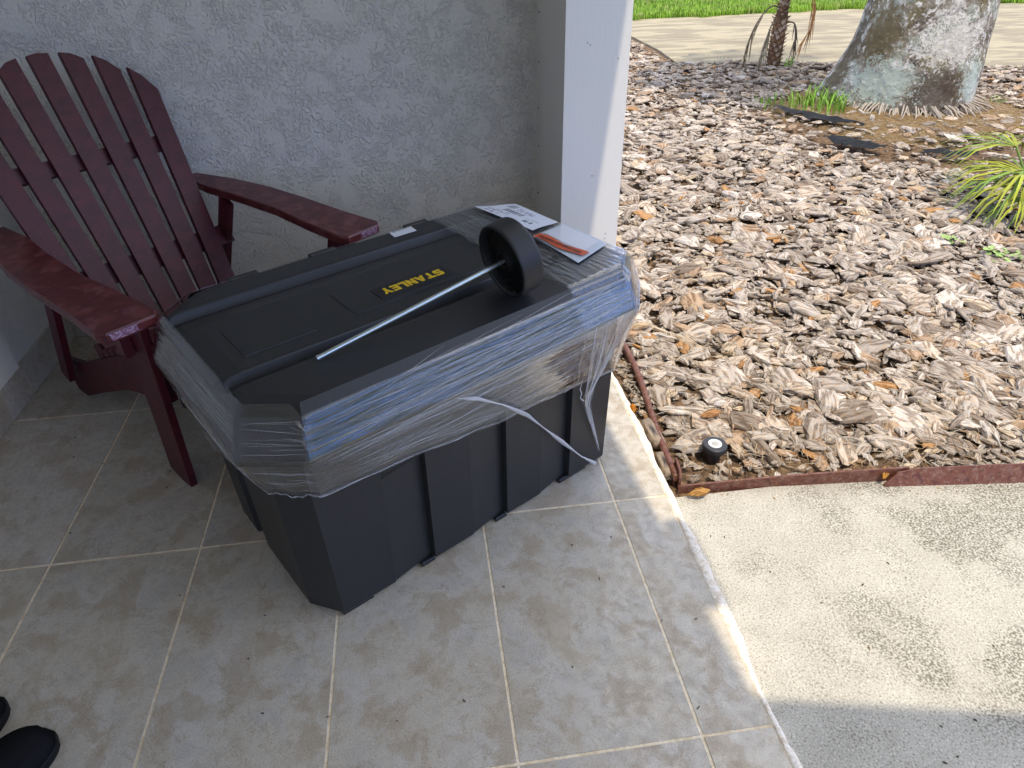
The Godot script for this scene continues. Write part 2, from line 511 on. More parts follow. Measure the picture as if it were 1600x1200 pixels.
func porch() -> void:
	var A := Vector3.RIGHT
	var B := Vector3.FORWARD
	# slab under the tiles, which shows as the grout
	var m := Mesher.new()
	m.slab(rect(-1.45, -1.6, EDGE_X, -WALL_Z + 0.05), Vector3(0, -0.12, 0), A, B, 0.0, 0.1188, 0.004)
	var floor_ := put(m, "porch_floor", M.grout)
	tag(floor_, "", "", "", "structure")
	var xs := [-1.294, -0.9499, -0.6066, -0.2634, 0.0799, 0.4231, EDGE_X]
	var zs := [2.4, 1.84, 1.22, 0.607, -0.013, -0.633, -1.255, -1.8735, WALL_Z + 0.012]
	var shared := {}
	var g := 0.0027
	for j in zs.size() - 1:
		if zs[j] > 1.3:
			continue
		for i in xs.size() - 1:
			var w: float = xs[i + 1] - xs[i] - 2 * g
			var d: float = zs[j] - zs[j + 1] - 2 * g
			var key := "%.3f %.3f" % [w, d]
			if not shared.has(key):
				var t := Mesher.new()
				t.slab(rect(-w / 2, -d / 2, w / 2, d / 2), Vector3.ZERO, A, B, -0.008, 0.0, 0.0012)
				shared[key] = t.mesh()
			put(shared[key], "tile", M.tiles[(i * 7 + j * 5 + i * j) % 6], floor_, Vector3((xs[i] + xs[i + 1]) / 2, 0.0002 * ((i * 3 + j * 5) % 4), (zs[j] + zs[j + 1]) / 2))
	# white painted mortar along the open edge
	m = Mesher.new()
	var rows := []
	var nz := FastNoiseLite.new()
	nz.seed = 5
	nz.frequency = 9.0
	for k in 221:
		var z := WALL_Z + 0.3 + k * 0.0165
		var x0 := EDGE_X - 0.004 + 0.004 * nz.get_noise_2d(z * 0.4, 0.0)
		var x1 := EDGE_X + 0.022 + 0.016 * nz.get_noise_2d(z * 0.35, 5.0) + 0.0025 * nz.get_noise_2d(z * 3.0, 9.0)
		var y := 0.0012 + 0.0008 * nz.get_noise_2d(z * 3.0, 3.0)
		rows.append([Vector3(x0, -0.004, z), Vector3(x0 + 0.003, y, z), Vector3((x0 + x1) / 2, y + 0.0012 * nz.get_noise_2d(z * 5.0, 20.0), z), Vector3(x1 - 0.004, y - 0.004, z), Vector3(x1, -0.012, z), Vector3(x1 - 0.004, -0.06, z)])
	rows.reverse()
	m.grid(rows)
	var strip := put(m, "edge_mortar", bump(tri_tex(mat(Color(1.22, 1.22, 1.22), 0.85, 0.3), T.tile, 4.0), T.mid, 0.15), floor_)
	strip.material_override.uv1_triplanar = true
	strip.material_override.uv1_scale = Vector3.ONE * 4.0

	# house walls (thick)
	m = Mesher.new()
	m.slab(rect(WALL_X - 0.25, -0.1, 0.412, 2.6), Vector3(0, 0, WALL_Z), A, Vector3.UP, -0.22, 0.0, 0.002)
	tag(put(m, "porch_wall", M.stucco), "pale stucco wall with trowelled texture behind the burgundy chair", "wall")
	m = Mesher.new()
	m.slab(PackedVector2Array([Vector2(-2.5, -0.1), Vector2(-WALL_Z - 0.0, -0.1), Vector2(-WALL_Z - 0.0, 2.6), Vector2(-2.5, 2.6)]), Vector3(WALL_X, 0, 0), Vector3.FORWARD, Vector3.UP, -0.22, 0.0, 0.002)
	# Vector3.FORWARD x UP points to +x
	var side := tag(put(m, "side_wall", M.stucco), "shaded stucco side wall with a row of skirting tiles, left of the chair", "wall")
	for k in 5:
		var t := Mesher.new()
		var z1 := -2.018 + 0.62 * k
		var z0 := maxf(z1 - 0.62, WALL_Z + 0.001)
		t.slab(rect(-z1 + 0.0015, 0.002, -z0 - 0.0015, 0.116), Vector3(WALL_X, 0, 0), Vector3.FORWARD, Vector3.UP, 0.0, 0.010, 0.0015)
		put(t, "skirting_tile", M.tiles[(k * 2 + 1) % 6], side)
	var back_wall: Node3D = get_node("porch_wall")
	for k in 6:
		var t := Mesher.new()
		var x0 := WALL_X + 0.011 + 0.345 * k
		var x1 := minf(x0 + 0.342, 0.405)
		t.slab(rect(x0, 0.002, x1, 0.116), Vector3(0, 0, WALL_Z), A, Vector3.UP, 0.0, 0.010, 0.0015)
		put(t, "skirting_tile", M.tiles[(k * 3 + 2) % 6], back_wall)
	# white door casing on the side wall
	m = Mesher.new()
	m.slab(rect(1.86, 0.117, 1.995, 2.15), Vector3(WALL_X, 0, 0), Vector3.FORWARD, Vector3.UP, 0.0, 0.018, 0.002)
	tag(put(m, "door_casing", M.white_paint), "white painted casing board standing on the skirting tiles at far left", "trim")
	# house wall behind the viewer's left
	m = Mesher.new()
	m.slab(rect(0.0, -0.1, 1.5, 2.44), Vector3(0, 0, 1.25), Vector3.LEFT, Vector3.UP, -0.22, 0.0, 0.002)
	tag(put(m, "front_wall", M.stucco), "stucco house wall closing the porch behind the viewer", "wall")

	# the column: a boxed post of painted boards
	var cz := -1.945
	var x0 := 0.408
	var x1 := 0.584
	var depth := cz - WALL_Z + 0.03
	var col := thing("porch_column", Vector3(x0, 0, cz))
	tag(col, "white painted square porch column standing at the tiled edge", "column")
	m = Mesher.new()
	m.slab(rect(0.0, 0.0, x1 - x0, 2.6), Vector3(0, 0, -0.018), A, Vector3.UP, 0.0, 0.018, 0.0015)
	put(m, "front_board", M.white_paint, col)
	m = Mesher.new()
	m.slab(rect(0.0188, 0.0, depth - 0.031, 2.6), Vector3(0.002, 0, 0), Vector3.FORWARD, Vector3.UP, 0.0, 0.018, 0.0015)
	put(m, "side_board", M.white_paint, col)
	m = Mesher.new()
	m.slab(rect(0.0188, 0.0, depth - 0.031, 2.6), Vector3(x1 - x0 - 0.020, 0, 0), Vector3.FORWARD, Vector3.UP, 0.0, 0.018, 0.0015)
	put(m, "side_board", M.white_paint, col)
	for q in [[0.060, 0.97], [0.068, 0.965], [0.145, 0.93], [0.090, 0.62], [0.140, 0.44], [0.139, 0.425]]:
		m = Mesher.new()
		m.tube(PackedVector3Array([Vector3(q[0], q[1], -0.001), Vector3(q[0], q[1], 0.0012)]), PackedFloat32Array([0.003, 0.0026]), 10)
		put(m, "nail_head", M.nail, col)
	for y in [0.44, 0.60, 0.72, 0.86, 1.0]:
		m = Mesher.new()
		m.tube(PackedVector3Array([Vector3(0.0025, y, -0.40), Vector3(0.0012, y + 0.001, -0.40)]), PackedFloat32Array([0.0045, 0.004]), 9)
		put(m, "nail_hole", M.dark_gap, col)

	# porch roof: over the porch, and over the walk behind
	var roof := thing("porch_roof", Vector3(0, 2.45, 0))
	tag(roof, "pale ceiling and eave of the porch roof overhead", "roof")
	m = Mesher.new()
	m.slab(PackedVector2Array([Vector2(-1.8, -1.5), Vector2(0.857, -1.5), Vector2(0.857, -0.70), Vector2(3.8, -1.33), Vector2(3.8, -0.756), Vector2(0.857, -0.120), Vector2(0.621, 3.2), Vector2(-1.8, 3.2)]), Vector3.ZERO, A, B, 0.0, 0.12, 0.004)
	put(m, "soffit", M.ceiling, roof)
	m = Mesher.new()
	m.slab(rect(0.838, 0.116, 0.908, 0.356), Vector3.ZERO, A, B, -0.01, 0.10, 0.01)
	put(m, "gutter_outlet", M.white_paint, roof)


# ---------------------------------------------------------------- ground
func sheet(poly: PackedVector2Array, y: float, called: String, material: Material, thick := 0.08) -> MeshInstance3D:
	var m := Mesher.new()
	m.slab(poly, Vector3(0, y, 0), Vector3.RIGHT, Vector3.FORWARD, -thick, 0.0, 0.003)
	var o := put(m, called, material)
	tag(o, "", "", "", "structure")
	return o


func grounds() -> void:
	sheet(rect(-120, -120, 120, 120), -0.16, "ground", M.lawn, 0.3)
	var bed := sheet(PackedVector2Array([Vector2(EDGE_X + 0.03, 1.20), Vector2(2.2, 1.06), Vector2(9.0, 1.0), Vector2(9.0, 6.0), Vector2(5.5, 6.06), Vector2(3.9, 6.6), Vector2(3.1, 6.74), Vector2(2.56, 6.93), Vector2(2.62, 7.75), Vector2(2.60, 8.7), Vector2(-3.0, 8.9), Vector2(-3.0, 2.7), Vector2(EDGE_X + 0.03, 2.7)]), -0.035, "mulch_bed", M.soil, 0.12)
	bed.set_meta("kind", "structure")
	sheet(PackedVector2Array([Vector2(20.0, 5.9), Vector2(20.0, 10.15), Vector2(6.1, 10.27), Vector2(3.1, 10.05), Vector2(-20.0, 9.8), Vector2(-20.0, 8.95), Vector2(2.62, 8.75), Vector2(2.64, 7.75), Vector2(2.58, 6.96), Vector2(3.1, 6.78), Vector2(3.9, 6.63), Vector2(5.5, 6.09)]), -0.022, "driveway", M.drive, 0.1)
	# tan litter heaped round the foot of the palm
	var nz := FastNoiseLite.new()
	nz.seed = 61
	nz.frequency = 1.0
	var lm := Mesher.new()
	var rows := []
	for a in 13:
		var row := []
		for b in 73:
			var an := TAU * b / 72.0
			var edge := 1.0 + 0.28 * nz.get_noise_2d(cos(an) * 2.0, sin(an) * 2.0) + 0.10 * nz.get_noise_2d(cos(an) * 8.0, sin(an) * 8.0)
			var r := a / 12.0 * edge
			var p := Vector3(3.60 + cos(an) * r * 1.12, 0, -4.95 - sin(an) * r * 0.98)
			row.append(p + Vector3(0, -0.020 + 0.030 * (1.0 - pow(a / 12.0, 2.0)) * 0.6 - 0.040 * pow(a / 12.0, 6.0) + 0.008 * nz.get_noise_2d(p.x * 9.0, p.z * 9.0), 0))
		rows.append(row)
	rows.reverse()
	lm.grid(rows)
	var tan_soil := bump(tri_tex(mat(Color(1.0, 0.87, 0.69), 0.95, 0.2), T.drive, 2.6, true), T.fine, 0.5)
	tag(put(lm, "palm_litter", tan_soil), "", "", "", "structure")
	# the concrete walk, with lichen stains where the photograph shows them
	var S := 1024
	var P := FastNoiseLite.TYPE_SIMPLEX_SMOOTH
	var speck := noise(S, FastNoiseLite.TYPE_SIMPLEX, 0.24, 2, 101)
	var speck2 := noise(S, FastNoiseLite.TYPE_SIMPLEX, 0.07, 3, 105)
	var blot := noise(S, P, 0.0065, 4, 102, 50.0)
	var blot2 := noise(S, P, 0.016, 4, 103, 40.0)
	var grit := noise(S, FastNoiseLite.TYPE_SIMPLEX, 0.35, 1, 104)
	var out := PackedByteArray()
	out.resize(S * S * 3)
	for y in S:
		for x in S:
			var i := y * S + x
			var u := x / float(S)
			var w := y / float(S)
			# u: 0 at the porch edge .. 1 at 1.9 m out; w: 0 far .. 1 near
			var where := smoothstep(0.0, 0.42, u + 0.12 * (blot[i] / 255.0 - 0.5) * 4.0)
			var d := where * smoothstep(0.32, 0.72, blot[i] / 255.0 * 0.45 + blot2[i] / 255.0 * 0.55 + 0.22 * u)
			var s := smoothstep(0.48, 0.64, speck[i] / 255.0 * 0.75 + speck2[i] / 255.0 * 0.25 + 0.06 * d)
			var t := clampf(d * (0.06 + 0.94 * s), 0, 1) * 0.74
			var gr := (grit[i] / 255.0 - 0.5) * 0.10 + (blot2[i] / 255.0 - 0.5) * 0.07
			var c := Vector3(0.71, 0.69, 0.635) + Vector3.ONE * gr
			c = c.lerp(Vector3(0.36, 0.345, 0.295) + Vector3.ONE * gr, t)
			if speck[i] > 206: c = c.lerp(Vector3(0.36, 0.33, 0.27), 0.5)
			if grit[i] > 236: c = c.lerp(Vector3(0.9, 0.88, 0.82), 0.6)
			out[i * 3] = int(clampf(c.x, 0, 1) * 255); out[i * 3 + 1] = int(clampf(c.y, 0, 1) * 255); out[i * 3 + 2] = int(clampf(c.z, 0, 1) * 255)
	var walk_m := mat(Color(1, 1, 1), 0.9, 0.3)
	walk_m.albedo_texture = ImageTexture.create_from_image(Image.create_from_data(S, S, false, Image.FORMAT_RGB8, out))
	bump(walk_m, grey_tex(S, grit), 0.08)
	var m := Mesher.new()
	var y0 := -0.026
	var gx := [EDGE_X + 0.006, EDGE_X + 1.906, EDGE_X + 3.806]
	var zf := [-1.268, -1.268 + 1.9, -1.268 + 3.3]
	for a in 2:
		for b in 2:
			var k := m.vert(Vector3(gx[a], y0, zf[b]), Vector3.UP, Vector2(0 if a == 0 else 1, 0 if b == 0 else 1))
			m.vert(Vector3(gx[a + 1], y0, zf[b]), Vector3.UP, Vector2(1 if a == 0 else 0, 0 if b == 0 else 1))
			m.vert(Vector3(gx[a + 1], y0, zf[b + 1]), Vector3.UP, Vector2(1 if a == 0 else 0, 1 if b == 0 else 0.26))
			m.vert(Vector3(gx[a], y0, zf[b + 1]), Vector3.UP, Vector2(0 if a == 0 else 1, 1 if b == 0 else 0.26))
			m.ix.append_array(PackedInt32Array([k, k + 1, k + 2, k, k + 2, k + 3]))
	m.quad(Vector3(gx[0], y0 - 0.1, zf[0]), Vector3(gx[0], y0, zf[0]), Vector3(gx[2], y0, zf[0]), Vector3(gx[2], y0 - 0.1, zf[0]))
	var walk := put(m, "walkway", walk_m)
	tag(walk, "", "", "", "structure")


# ---------------------------------------------------------------- the chest
func octagon(d: float, uL := -0.067, uR := 0.866, vF := -0.013, vB := 0.520, cu := 0.072, cv := 0.060) -> PackedVector2Array:
	var k := d * 0.45
	return PackedVector2Array([Vector2(uL + cu - k, vF - d), Vector2(uR - cu + k, vF - d), Vector2(uR + d, vF + cv - k), Vector2(uR + d, vB - cv + k), Vector2(uR - cu + k, vB + d), Vector2(uL + cu - k, vB + d), Vector2(uL - d, vB - cv + k), Vector2(uL - d, vF + cv - k)])


func body_ring(y: float, rec: float) -> PackedVector2Array:
	var t := clampf(y / 0.5, 0, 1)
	var uL := lerpf(-0.045, -0.060, t)
	var uR := lerpf(0.845, 0.860, t)
	var vF := lerpf(0.0, -0.004, t)
	var vB := lerpf(0.500, 0.512, t)
	var p := PackedVector2Array([Vector2(uL + 0.046, vF)])
	for s in [[0.132, 0.237], [0.353, 0.455], [0.568, 0.665]]:
		p.append(Vector2(s[0] - 0.0015, vF))
		p.append(Vector2(s[0] + 0.0015, vF + 0.0025 * rec))
		p.append(Vector2(s[1] - 0.0005, vF + 0.017 * rec))
		p.append(Vector2(s[1] + 0.002, vF))
	p.append_array(PackedVector2Array([Vector2(uR - 0.05, vF), Vector2(uR, vF + 0.06), Vector2(uR, vB - 0.05), Vector2(uR - 0.05, vB), Vector2(uL + 0.05, vB), Vector2(uL, vB - 0.06)]))
	var w := 0.035 * rec
	p.append_array(PackedVector2Array([Vector2(uL, 0.352), Vector2(uL + w, 0.338), Vector2(uL + w, 0.305), Vector2(uL, 0.292), Vector2(uL, vF + 0.072)]))
	return p


func at3(q: Vector2, y: float) -> Vector3:
	return Vector3(q.x, y, -q.y)


func chest() -> Node3D:
	var root := thing("storage_chest", BOX_O, deg_to_rad(BOX_YAW))
	tag(root, "large black plastic storage chest half wrapped in clear stretch film", "chest")
	# local axes: x along the front, -z towards the back
	var m := Mesher.new()
	var levels := [[0.012, 1.0, 0.006], [0.018, 1.0, 0.0], [0.322, 1.0, 0.0], [0.338, 0.0, 0.0], [0.485, 0.0, 0.0], [0.488, 0.0, 0.02]]
	for k in levels.size() - 1:
		var r0 := Mesher.inset(body_ring(levels[k][0], levels[k][1]), levels[k][2])
		var r1 := Mesher.inset(body_ring(levels[k + 1][0], levels[k + 1][1]), levels[k + 1][2])
		for i in r0.size():
			var j := (i + 1) % r0.size()
			m.quad(at3(r0[i], levels[k][0]), at3(r0[j], levels[k][0]), at3(r1[j], levels[k + 1][0]), at3(r1[i], levels[k + 1][0]))
	var bot := Mesher.inset(body_ring(0.012, 1.0), 0.006)
	var tr := Geometry2D.triangulate_polygon(bot)
	for k in range(0, tr.size(), 3):
		m.tri(at3(bot[tr[k]], 0.012), at3(bot[tr[k + 1]], 0.012), at3(bot[tr[k + 2]], 0.012))
	put(m, "body", M.plastic, root)
	for f in [[-0.0, 0.074], [0.205, 0.240], [0.425, 0.458], [0.640, 0.735]]:
		for v in [[0.006, 0.060], [0.43, 0.48]]:
			m = Mesher.new()
			m.slab(rect(f[0], v[0], f[1], v[1]), Vector3.ZERO, Vector3.RIGHT, Vector3.FORWARD, 0.0, 0.0135, 0.003)
			put(m, "foot", M.plastic, root)

	# lid: a profile across the depth, swept along the length, ends following the cut corners
	m = Mesher.new()
	var H := 0.584
	var prof := [[-0.013, H], [0.095, H + 0.001], [0.1015, H], [0.104, H - 0.003], [0.109, H - 0.019], [0.138, H - 0.019], [0.1435, H - 0.003], [0.146, H - 0.0005], [0.152, H], [0.36, H], [0.404, H - 0.006], [0.409, H - 0.008], [0.413, H - 0.021], [0.441, H - 0.021], [0.4475, H - 0.003], [0.4505, H], [0.456, H + 0.001], [0.520, H]]
	var fine := []
	for k in prof.size():
		fine.append(Vector2(prof[k][0], prof[k][1]))
		if k + 1 < prof.size():
			for c in [0.047, 0.460]:
				if prof[k][0] < c and prof[k + 1][0] > c:
					fine.append(Vector2(c, lerpf(prof[k][1], prof[k + 1][1], (c - prof[k][0]) / (prof[k + 1][0] - prof[k][0]))))
	var rows := []
	for q in fine:
		var ends := span(octagon(0.0), q.x)
		var row := []
		var drop := 0.007
		for s in [[ends.x, drop], [ends.x + 0.010, 0.0025], [ends.x + 0.035, 0.0], [ends.y - 0.03, 0.0], [ends.y - 0.008, 0.002], [ends.y, drop]]:
			row.append(Vector3(s[0], q.y - s[1] * (1.0 if q.y > H - 0.012 else 0.0), -q.x))
		rows.append(row)
	m.grid(rows, false, true)
	# rim: rings from the top edge outwards and down
	var o0 := octagon(0.0)
	var o1 := octagon(0.017)
	var o2 := octagon(0.040)
	var o3 := octagon(0.038)
	var o4 := octagon(-0.006)
	for i in 8:
		var j := (i + 1) % 8
		var front := i == 0 or i == 4
		var ya := H
		if not front:
			# the ends meet the swept profile: follow its height
			var cnt := 14
			for k in cnt:
				var p0 := o0[i].lerp(o0[j], k / float(cnt))
				var p1 := o0[i].lerp(o0[j], (k + 1) / float(cnt))
				var q0 := o1[i].lerp(o1[j], k / float(cnt))
				var q1 := o1[i].lerp(o1[j], (k + 1) / float(cnt))
				m.quad(at3(q0, 0.566), at3(q1, 0.566), at3(p1, minf(prof_y(fine, p1.y), H) - 0.007), at3(p0, minf(prof_y(fine, p0.y), H) - 0.007))
		else:
			m.quad(at3(o1[i], 0.566), at3(o1[j], 0.566), at3(o0[j], ya), at3(o0[i], ya))
		m.quad(at3(o2[i], 0.490), at3(o2[j], 0.490), at3(o1[j], 0.566), at3(o1[i], 0.566))
		m.quad(at3(o3[i], 0.486), at3(o3[j], 0.486), at3(o2[j], 0.490), at3(o2[i], 0.490))
		m.quad(at3(o4[i], 0.484), at3(o4[j], 0.484), at3(o3[j], 0.486), at3(o3[i], 0.486))
	var lid := put(m, "lid", M.plastic, root)
	# raised panels on the lid
	for r in [[-0.008, 0.188, 0.140, 0.306], [0.230, 0.194, 0.566, 0.309], [0.640, 0.188, 0.795, 0.306]]:
		m = Mesher.new()
		m.slab(rect(r[0], r[1], r[2], r[3]), Vector3(0, H, 0), Vector3.RIGHT, Vector3.FORWARD, -0.002, 0.0016, 0.0011)
		put(m, "raised_panel", M.plastic, lid)
	m = Mesher.new()
	m.slab(rect(0.304, 0.213, 0.492, 0.266), Vector3(0, H, 0), Vector3.RIGHT, Vector3.FORWARD, 0.0, 0.0034, 0.0012)
	put(m, "name_plate", M.plastic_dark, lid)
	# block letters; they read from the back of the chest: along -x, upright towards +z
	var glyphs := [
		[0.8, [[0, 0, 0.68, 0, 0.8, 0.12, 0.8, 0.48, 0.68, 0.6, 0.26, 0.6, 0.26, 0.76, 0.8, 0.76, 0.8, 1, 0.12, 1, 0, 0.88, 0, 0.52, 0.12, 0.4, 0.54, 0.4, 0.54, 0.24, 0, 0.24]]],
		[0.8, [[0.27, 0, 0.53, 0, 0.53, 0.76, 0.8, 0.76, 0.8, 1, 0, 1, 0, 0.76, 0.27, 0.76]]],
		[0.88, [[0, 0, 0.26, 0, 0.44, 0.62, 0.44, 1, 0.3, 1], [0.44, 0.62, 0.62, 0, 0.88, 0, 0.58, 1, 0.44, 1], [0.29, 0.16, 0.59, 0.16, 0.54, 0.34, 0.34, 0.34]]],
		[0.8, [[0, 0, 0.24, 0, 0.24, 0.56, 0.54, 0, 0.8, 0, 0.8, 1, 0.56, 1, 0.56, 0.44, 0.26, 1, 0, 1]]],
		[0.66, [[0, 0, 0.66, 0, 0.66, 0.24, 0.26, 0.24, 0.26, 1, 0, 1]]],
		[0.7, [[0, 0, 0.7, 0, 0.7, 0.22, 0.26, 0.22, 0.26, 0.39, 0.64, 0.39, 0.64, 0.61, 0.26, 0.61, 0.26, 0.78, 0.7, 0.78, 0.7, 1, 0, 1]]],
		[0.82, [[0.28, 0, 0.54, 0, 0.54, 0.4, 0.82, 1, 0.55, 1, 0.41, 0.66, 0.27, 1, 0, 1, 0.28, 0.4]]]]
	var total := 0.0
	for gl in glyphs:
		total += gl[0] + 0.10
	var wide := 0.156 / (total - 0.10)
	var pen := 0.0
	for gl in glyphs:
		m = Mesher.new()
		for part in gl[1].size():
			var poly := PackedVector2Array()
			var raw: Array = gl[1][part]
			for k in range(0, raw.size(), 2):
				poly.append(Vector2((pen + raw[k]) * wide, raw[k + 1] * 0.0275))
			m.slab(poly, Vector3(0.476, H + 0.0034, -0.2535), Vector3.LEFT, Vector3.BACK, -0.0006, 0.0008 - 0.0002 * (part % 3), 0.0002)
		put(m, "letter", M.yellow, lid)
		pen += gl[0] + 0.10
	# latch bumps along the back edge
	for u in [0.13, 0.33, 0.60]:
		m = Mesher.new()
		m.slab(rect(u - 0.035, 0.515, u + 0.035, 0.548), Vector3(0, 0.566, 0), Vector3.RIGHT, Vector3.FORWARD, -0.03, 0.016, 0.004)
		put(m, "hinge", M.plastic, root)
	return root


func span(oct: PackedVector2Array, v: float) -> Vector2:
	# least and greatest u of the octagon at depth v
	var lo := 1e9
	var hi := -1e9
	for i in 8:
		var a := oct[i]
		var b := oct[(i + 1) % 8]
		var s := clampf(v, oct[0].y + 1e-5, oct[4].y - 1e-5)
		if (a.y <= s and b.y >= s) or (b.y <= s and a.y >= s):
			if absf(a.y - b.y) < 1e-7:
				continue
			var u := lerpf(a.x, b.x, (s - a.y) / (b.y - a.y))
			lo = minf(lo, u); hi = maxf(hi, u)
	return Vector2(lo, hi)


func prof_y(f: Array, v: float) -> float:
	for k in f.size() - 1:
		if v >= f[k].x - 1e-6 and v <= f[k + 1].x + 1e-6:
			return lerpf(f[k].y, f[k + 1].y, clampf((v - f[k].x) / maxf(1e-6, f[k + 1].x - f[k].x), 0, 1))
	return f[0].y


# a point on the film: s runs round the chest (0..8 along the octagon's sides), w from the lid edge (0) to the film's lower edge (1)
func film_point(s: float, w: float, lift: float) -> Vector3:
	var i := int(floorf(s)) % 8
	var f: float = s - floorf(s)
	var j := (i + 1) % 8
	var ring := func(d: float) -> Vector2: return octagon(d)[i].lerp(octagon(d)[j], f)
	# height of the lower edge round the chest
	var lows := [0.365, 0.300, 0.24, 0.25, 0.26, 0.25, 0.235, 0.375]
	var low: float = lerpf(lows[i], lows[j], f) + 0.005 * sin(s * 9.0) * sin(f * PI) + 0.0025 * sin(s * 31.0) * sin(f * PI)
	var body: Vector2 = ring.call(-0.005)
	var stops := [[-0.05, -0.002, 0.5855], [0.05, 0.003, 0.5845], [0.16, 0.019, 0.568], [0.52, 0.043, 0.492], [0.58, 0.042, 0.480]]
	var d := 0.0
	var y := 0.0
	if w >= 0.58:
		var t := (w - 0.58) / 0.42
		var o: Vector2 = ring.call(0.042 + lift)
		var sag := sin(t * PI) * -0.006
		var p := o.lerp((ring.call(-0.003 + lift) as Vector2), pow(t, 0.85))
		y = lerpf(0.480, low, t)
		return at3(p, y) + Vector3(0, sag * 0.2, 0)
	for k in stops.size() - 1:
		if w <= stops[k + 1][0]:
			var t := clampf((w - stops[k][0]) / (stops[k + 1][0] - stops[k][0]), 0, 1)
			d = lerpf(stops[k][1], stops[k + 1][1], t)
			y = lerpf(stops[k][2], stops[k + 1][2], t)
			break
	return at3(ring.call(d + lift), y)


